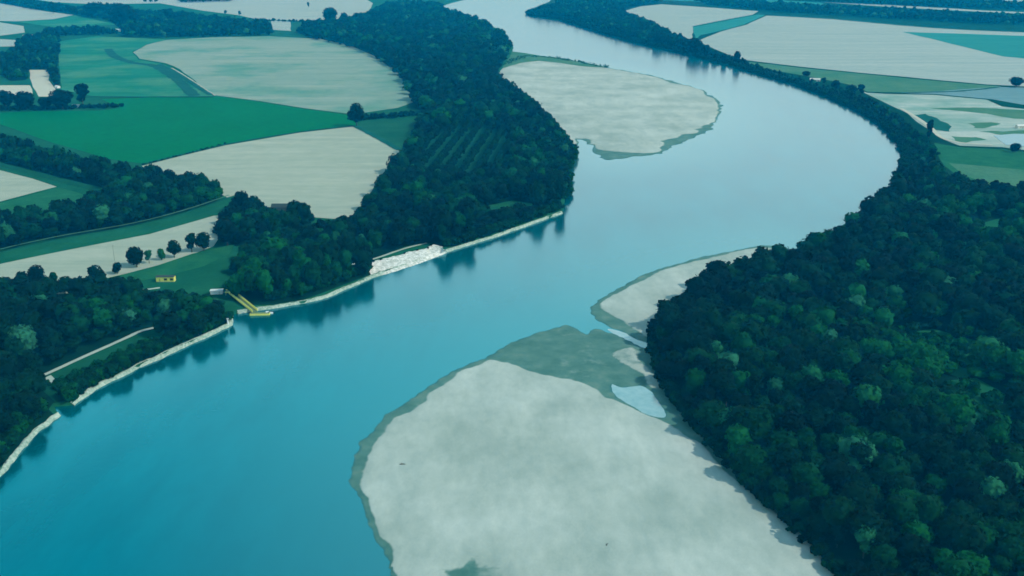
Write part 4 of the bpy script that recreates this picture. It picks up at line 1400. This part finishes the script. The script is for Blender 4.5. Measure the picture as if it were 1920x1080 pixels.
# driftwood on the big sandbar
for k, (px, py, L, lab) in enumerate(((755, 871, 3.2, 'dark driftwood stump lying on the left of the big sandbar'), (1138, 1022, 2.2, 'small dark log on the lower middle of the big sandbar'))):
    x, y = ground(px, py, 1.0)
    t = thing('driftwood', lab, 'driftwood', (x, y, 0.95), k * 1.3, group='driftwood on the big sandbar')
    m = MB().bar((-L / 2, 0, 0.25), (L * 0.1, 0.1, 0.45), 0.34, 0.26).bar((L * 0.1, 0.1, 0.45), (L / 2, -0.1, 0.3), 0.26, 0.12)
    m.build('log', M['timber'], t)
    MB().bar((-L * 0.1, 0, 0.3), (-L * 0.3, 0.7, 1.1), 0.14, 0.05).bar((L * 0.15, 0, 0.4), (L * 0.3, -0.7, 0.8), 0.12, 0.04).build('branch', M['timber'], t)

# dark tufts on the pale revetment
for k, (s, dy) in enumerate(((0.12, 0.2), (0.2, -0.3), (0.45, 0.0), (0.58, 0.6), (0.70, 0.2), (0.78, 0.5))):
    p = rev_top[int(s * (len(rev_top) - 1))]
    plant('bush', k % 2, p[0], p[1] - 1.6 + dy, 5.1, 0.55, 0.5, k * 1.1, 0.15, 'small dark bush rooted in the top of the white stone revetment', 'bush', 'bushes on the revetment')

# ------------------------------------------------------------------ air
bm = bmesh.new()
bmesh.ops.create_cube(bm, size=1, matrix=Matrix.Translation((0, 5000, 145)) @ Matrix.Diagonal((19400, 13400, 296, 1)))
me = bpy.data.meshes.new('haze')
bm.to_mesh(me)
bm.free()
hm = bpy.data.materials.new('haze')
hm.use_nodes = True
nt = hm.node_tree
nt.nodes.remove(nt.nodes['Principled BSDF'])
v = nt.nodes.new('ShaderNodeVolumePrincipled')
v.inputs['Color'].default_value = (0.0, 0.48, 1.0, 1)
v.inputs['Absorption Color'].default_value = (1, 1, 1, 1)
v.inputs['Density'].default_value = 1.05e-4
v.inputs['Anisotropy'].default_value = 0.0
nt.links.new(v.outputs[0], nt.nodes['Material Output'].inputs['Volume'])
tag(link('haze', me, mat=hm), kind='stuff')

# ------------------------------------------------------------------ light
SUN_EL, SUN_AZ = R(43), R(108)                       # azimuth to the right of the viewing direction
sd = bpy.data.lights.new('sun', 'SUN')
sd.energy = 2.7
sd.angle = R(0.6)
sd.color = (1.0, 0.96, 0.90)
sun = bpy.data.objects.new('sun', sd)
COL.objects.link(sun)
to_sun = Vector((math.sin(SUN_AZ) * math.cos(SUN_EL), math.cos(SUN_AZ) * math.cos(SUN_EL), math.sin(SUN_EL)))
sun.rotation_euler = to_sun.to_track_quat('Z', 'Y').to_euler()
sun.location = (0, 0, 600)

w = bpy.data.worlds.new('World')
sc.world = w
w.use_nodes = True
nt = w.node_tree
sky = nt.nodes.new('ShaderNodeTexSky')
sky.sky_type = 'NISHITA'
sky.sun_disc = False
sky.sun_elevation = SUN_EL
sky.sun_rotation = SUN_AZ
sky.dust_density = 1.0
sky.ozone_density = 3.0
# added low band of light in the unseen sky, shaped for the river's reflections
tc = nt.nodes.new('ShaderNodeTexCoord')
sx = nt.nodes.new('ShaderNodeSeparateXYZ')
nt.links.new(tc.outputs['Generated'], sx.inputs[0])
added_sky_band = ramp_node(nt, sx.outputs['Z'], [(0.03, (0.23, 0.53, 0.70)), (0.17, (0.94, 1.12, 1.22)), (0.31, (1.15, 1.18, 1.22)), (0.41, (0.25, 0.98, 1.12)),
                                       (0.50, (0.02, 0.58, 0.72)), (0.64, (0.03, 0.42, 0.56))])
vs = nt.nodes.new('ShaderNodeVectorMath')
vs.operation = 'SCALE'
nt.links.new(added_sky_band, vs.inputs[0])
vs.inputs['Scale'].default_value = 8.9
mr = nt.nodes.new('ShaderNodeMapRange')
mr.inputs['From Min'].default_value = 0.80
mr.inputs['From Max'].default_value = 0.62
mr.inputs['To Max'].default_value = 0.92
nt.links.new(sx.outputs['Z'], mr.inputs['Value'])
mx = nt.nodes.new('ShaderNodeMix')
mx.data_type = 'RGBA'
nt.links.new(mr.outputs[0], mx.inputs['Factor'])
nt.links.new(sky.outputs[0], mx.inputs[6])
nt.links.new(vs.outputs[0], mx.inputs[7])
nt.links.new(mx.outputs[2], nt.nodes['Background'].inputs['Color'])
nt.nodes['Background'].inputs['Strength'].default_value = 0.14

sc.view_settings.view_transform = 'Standard'
sc.view_settings.look = 'None'
sc.view_settings.exposure = 0.0
sc.cycles.filter_width = 1.6
sc.cycles.max_bounces = 5
sc.cycles.diffuse_bounces = 2
sc.cycles.glossy_bounces = 2
sc.cycles.volume_bounces = 0
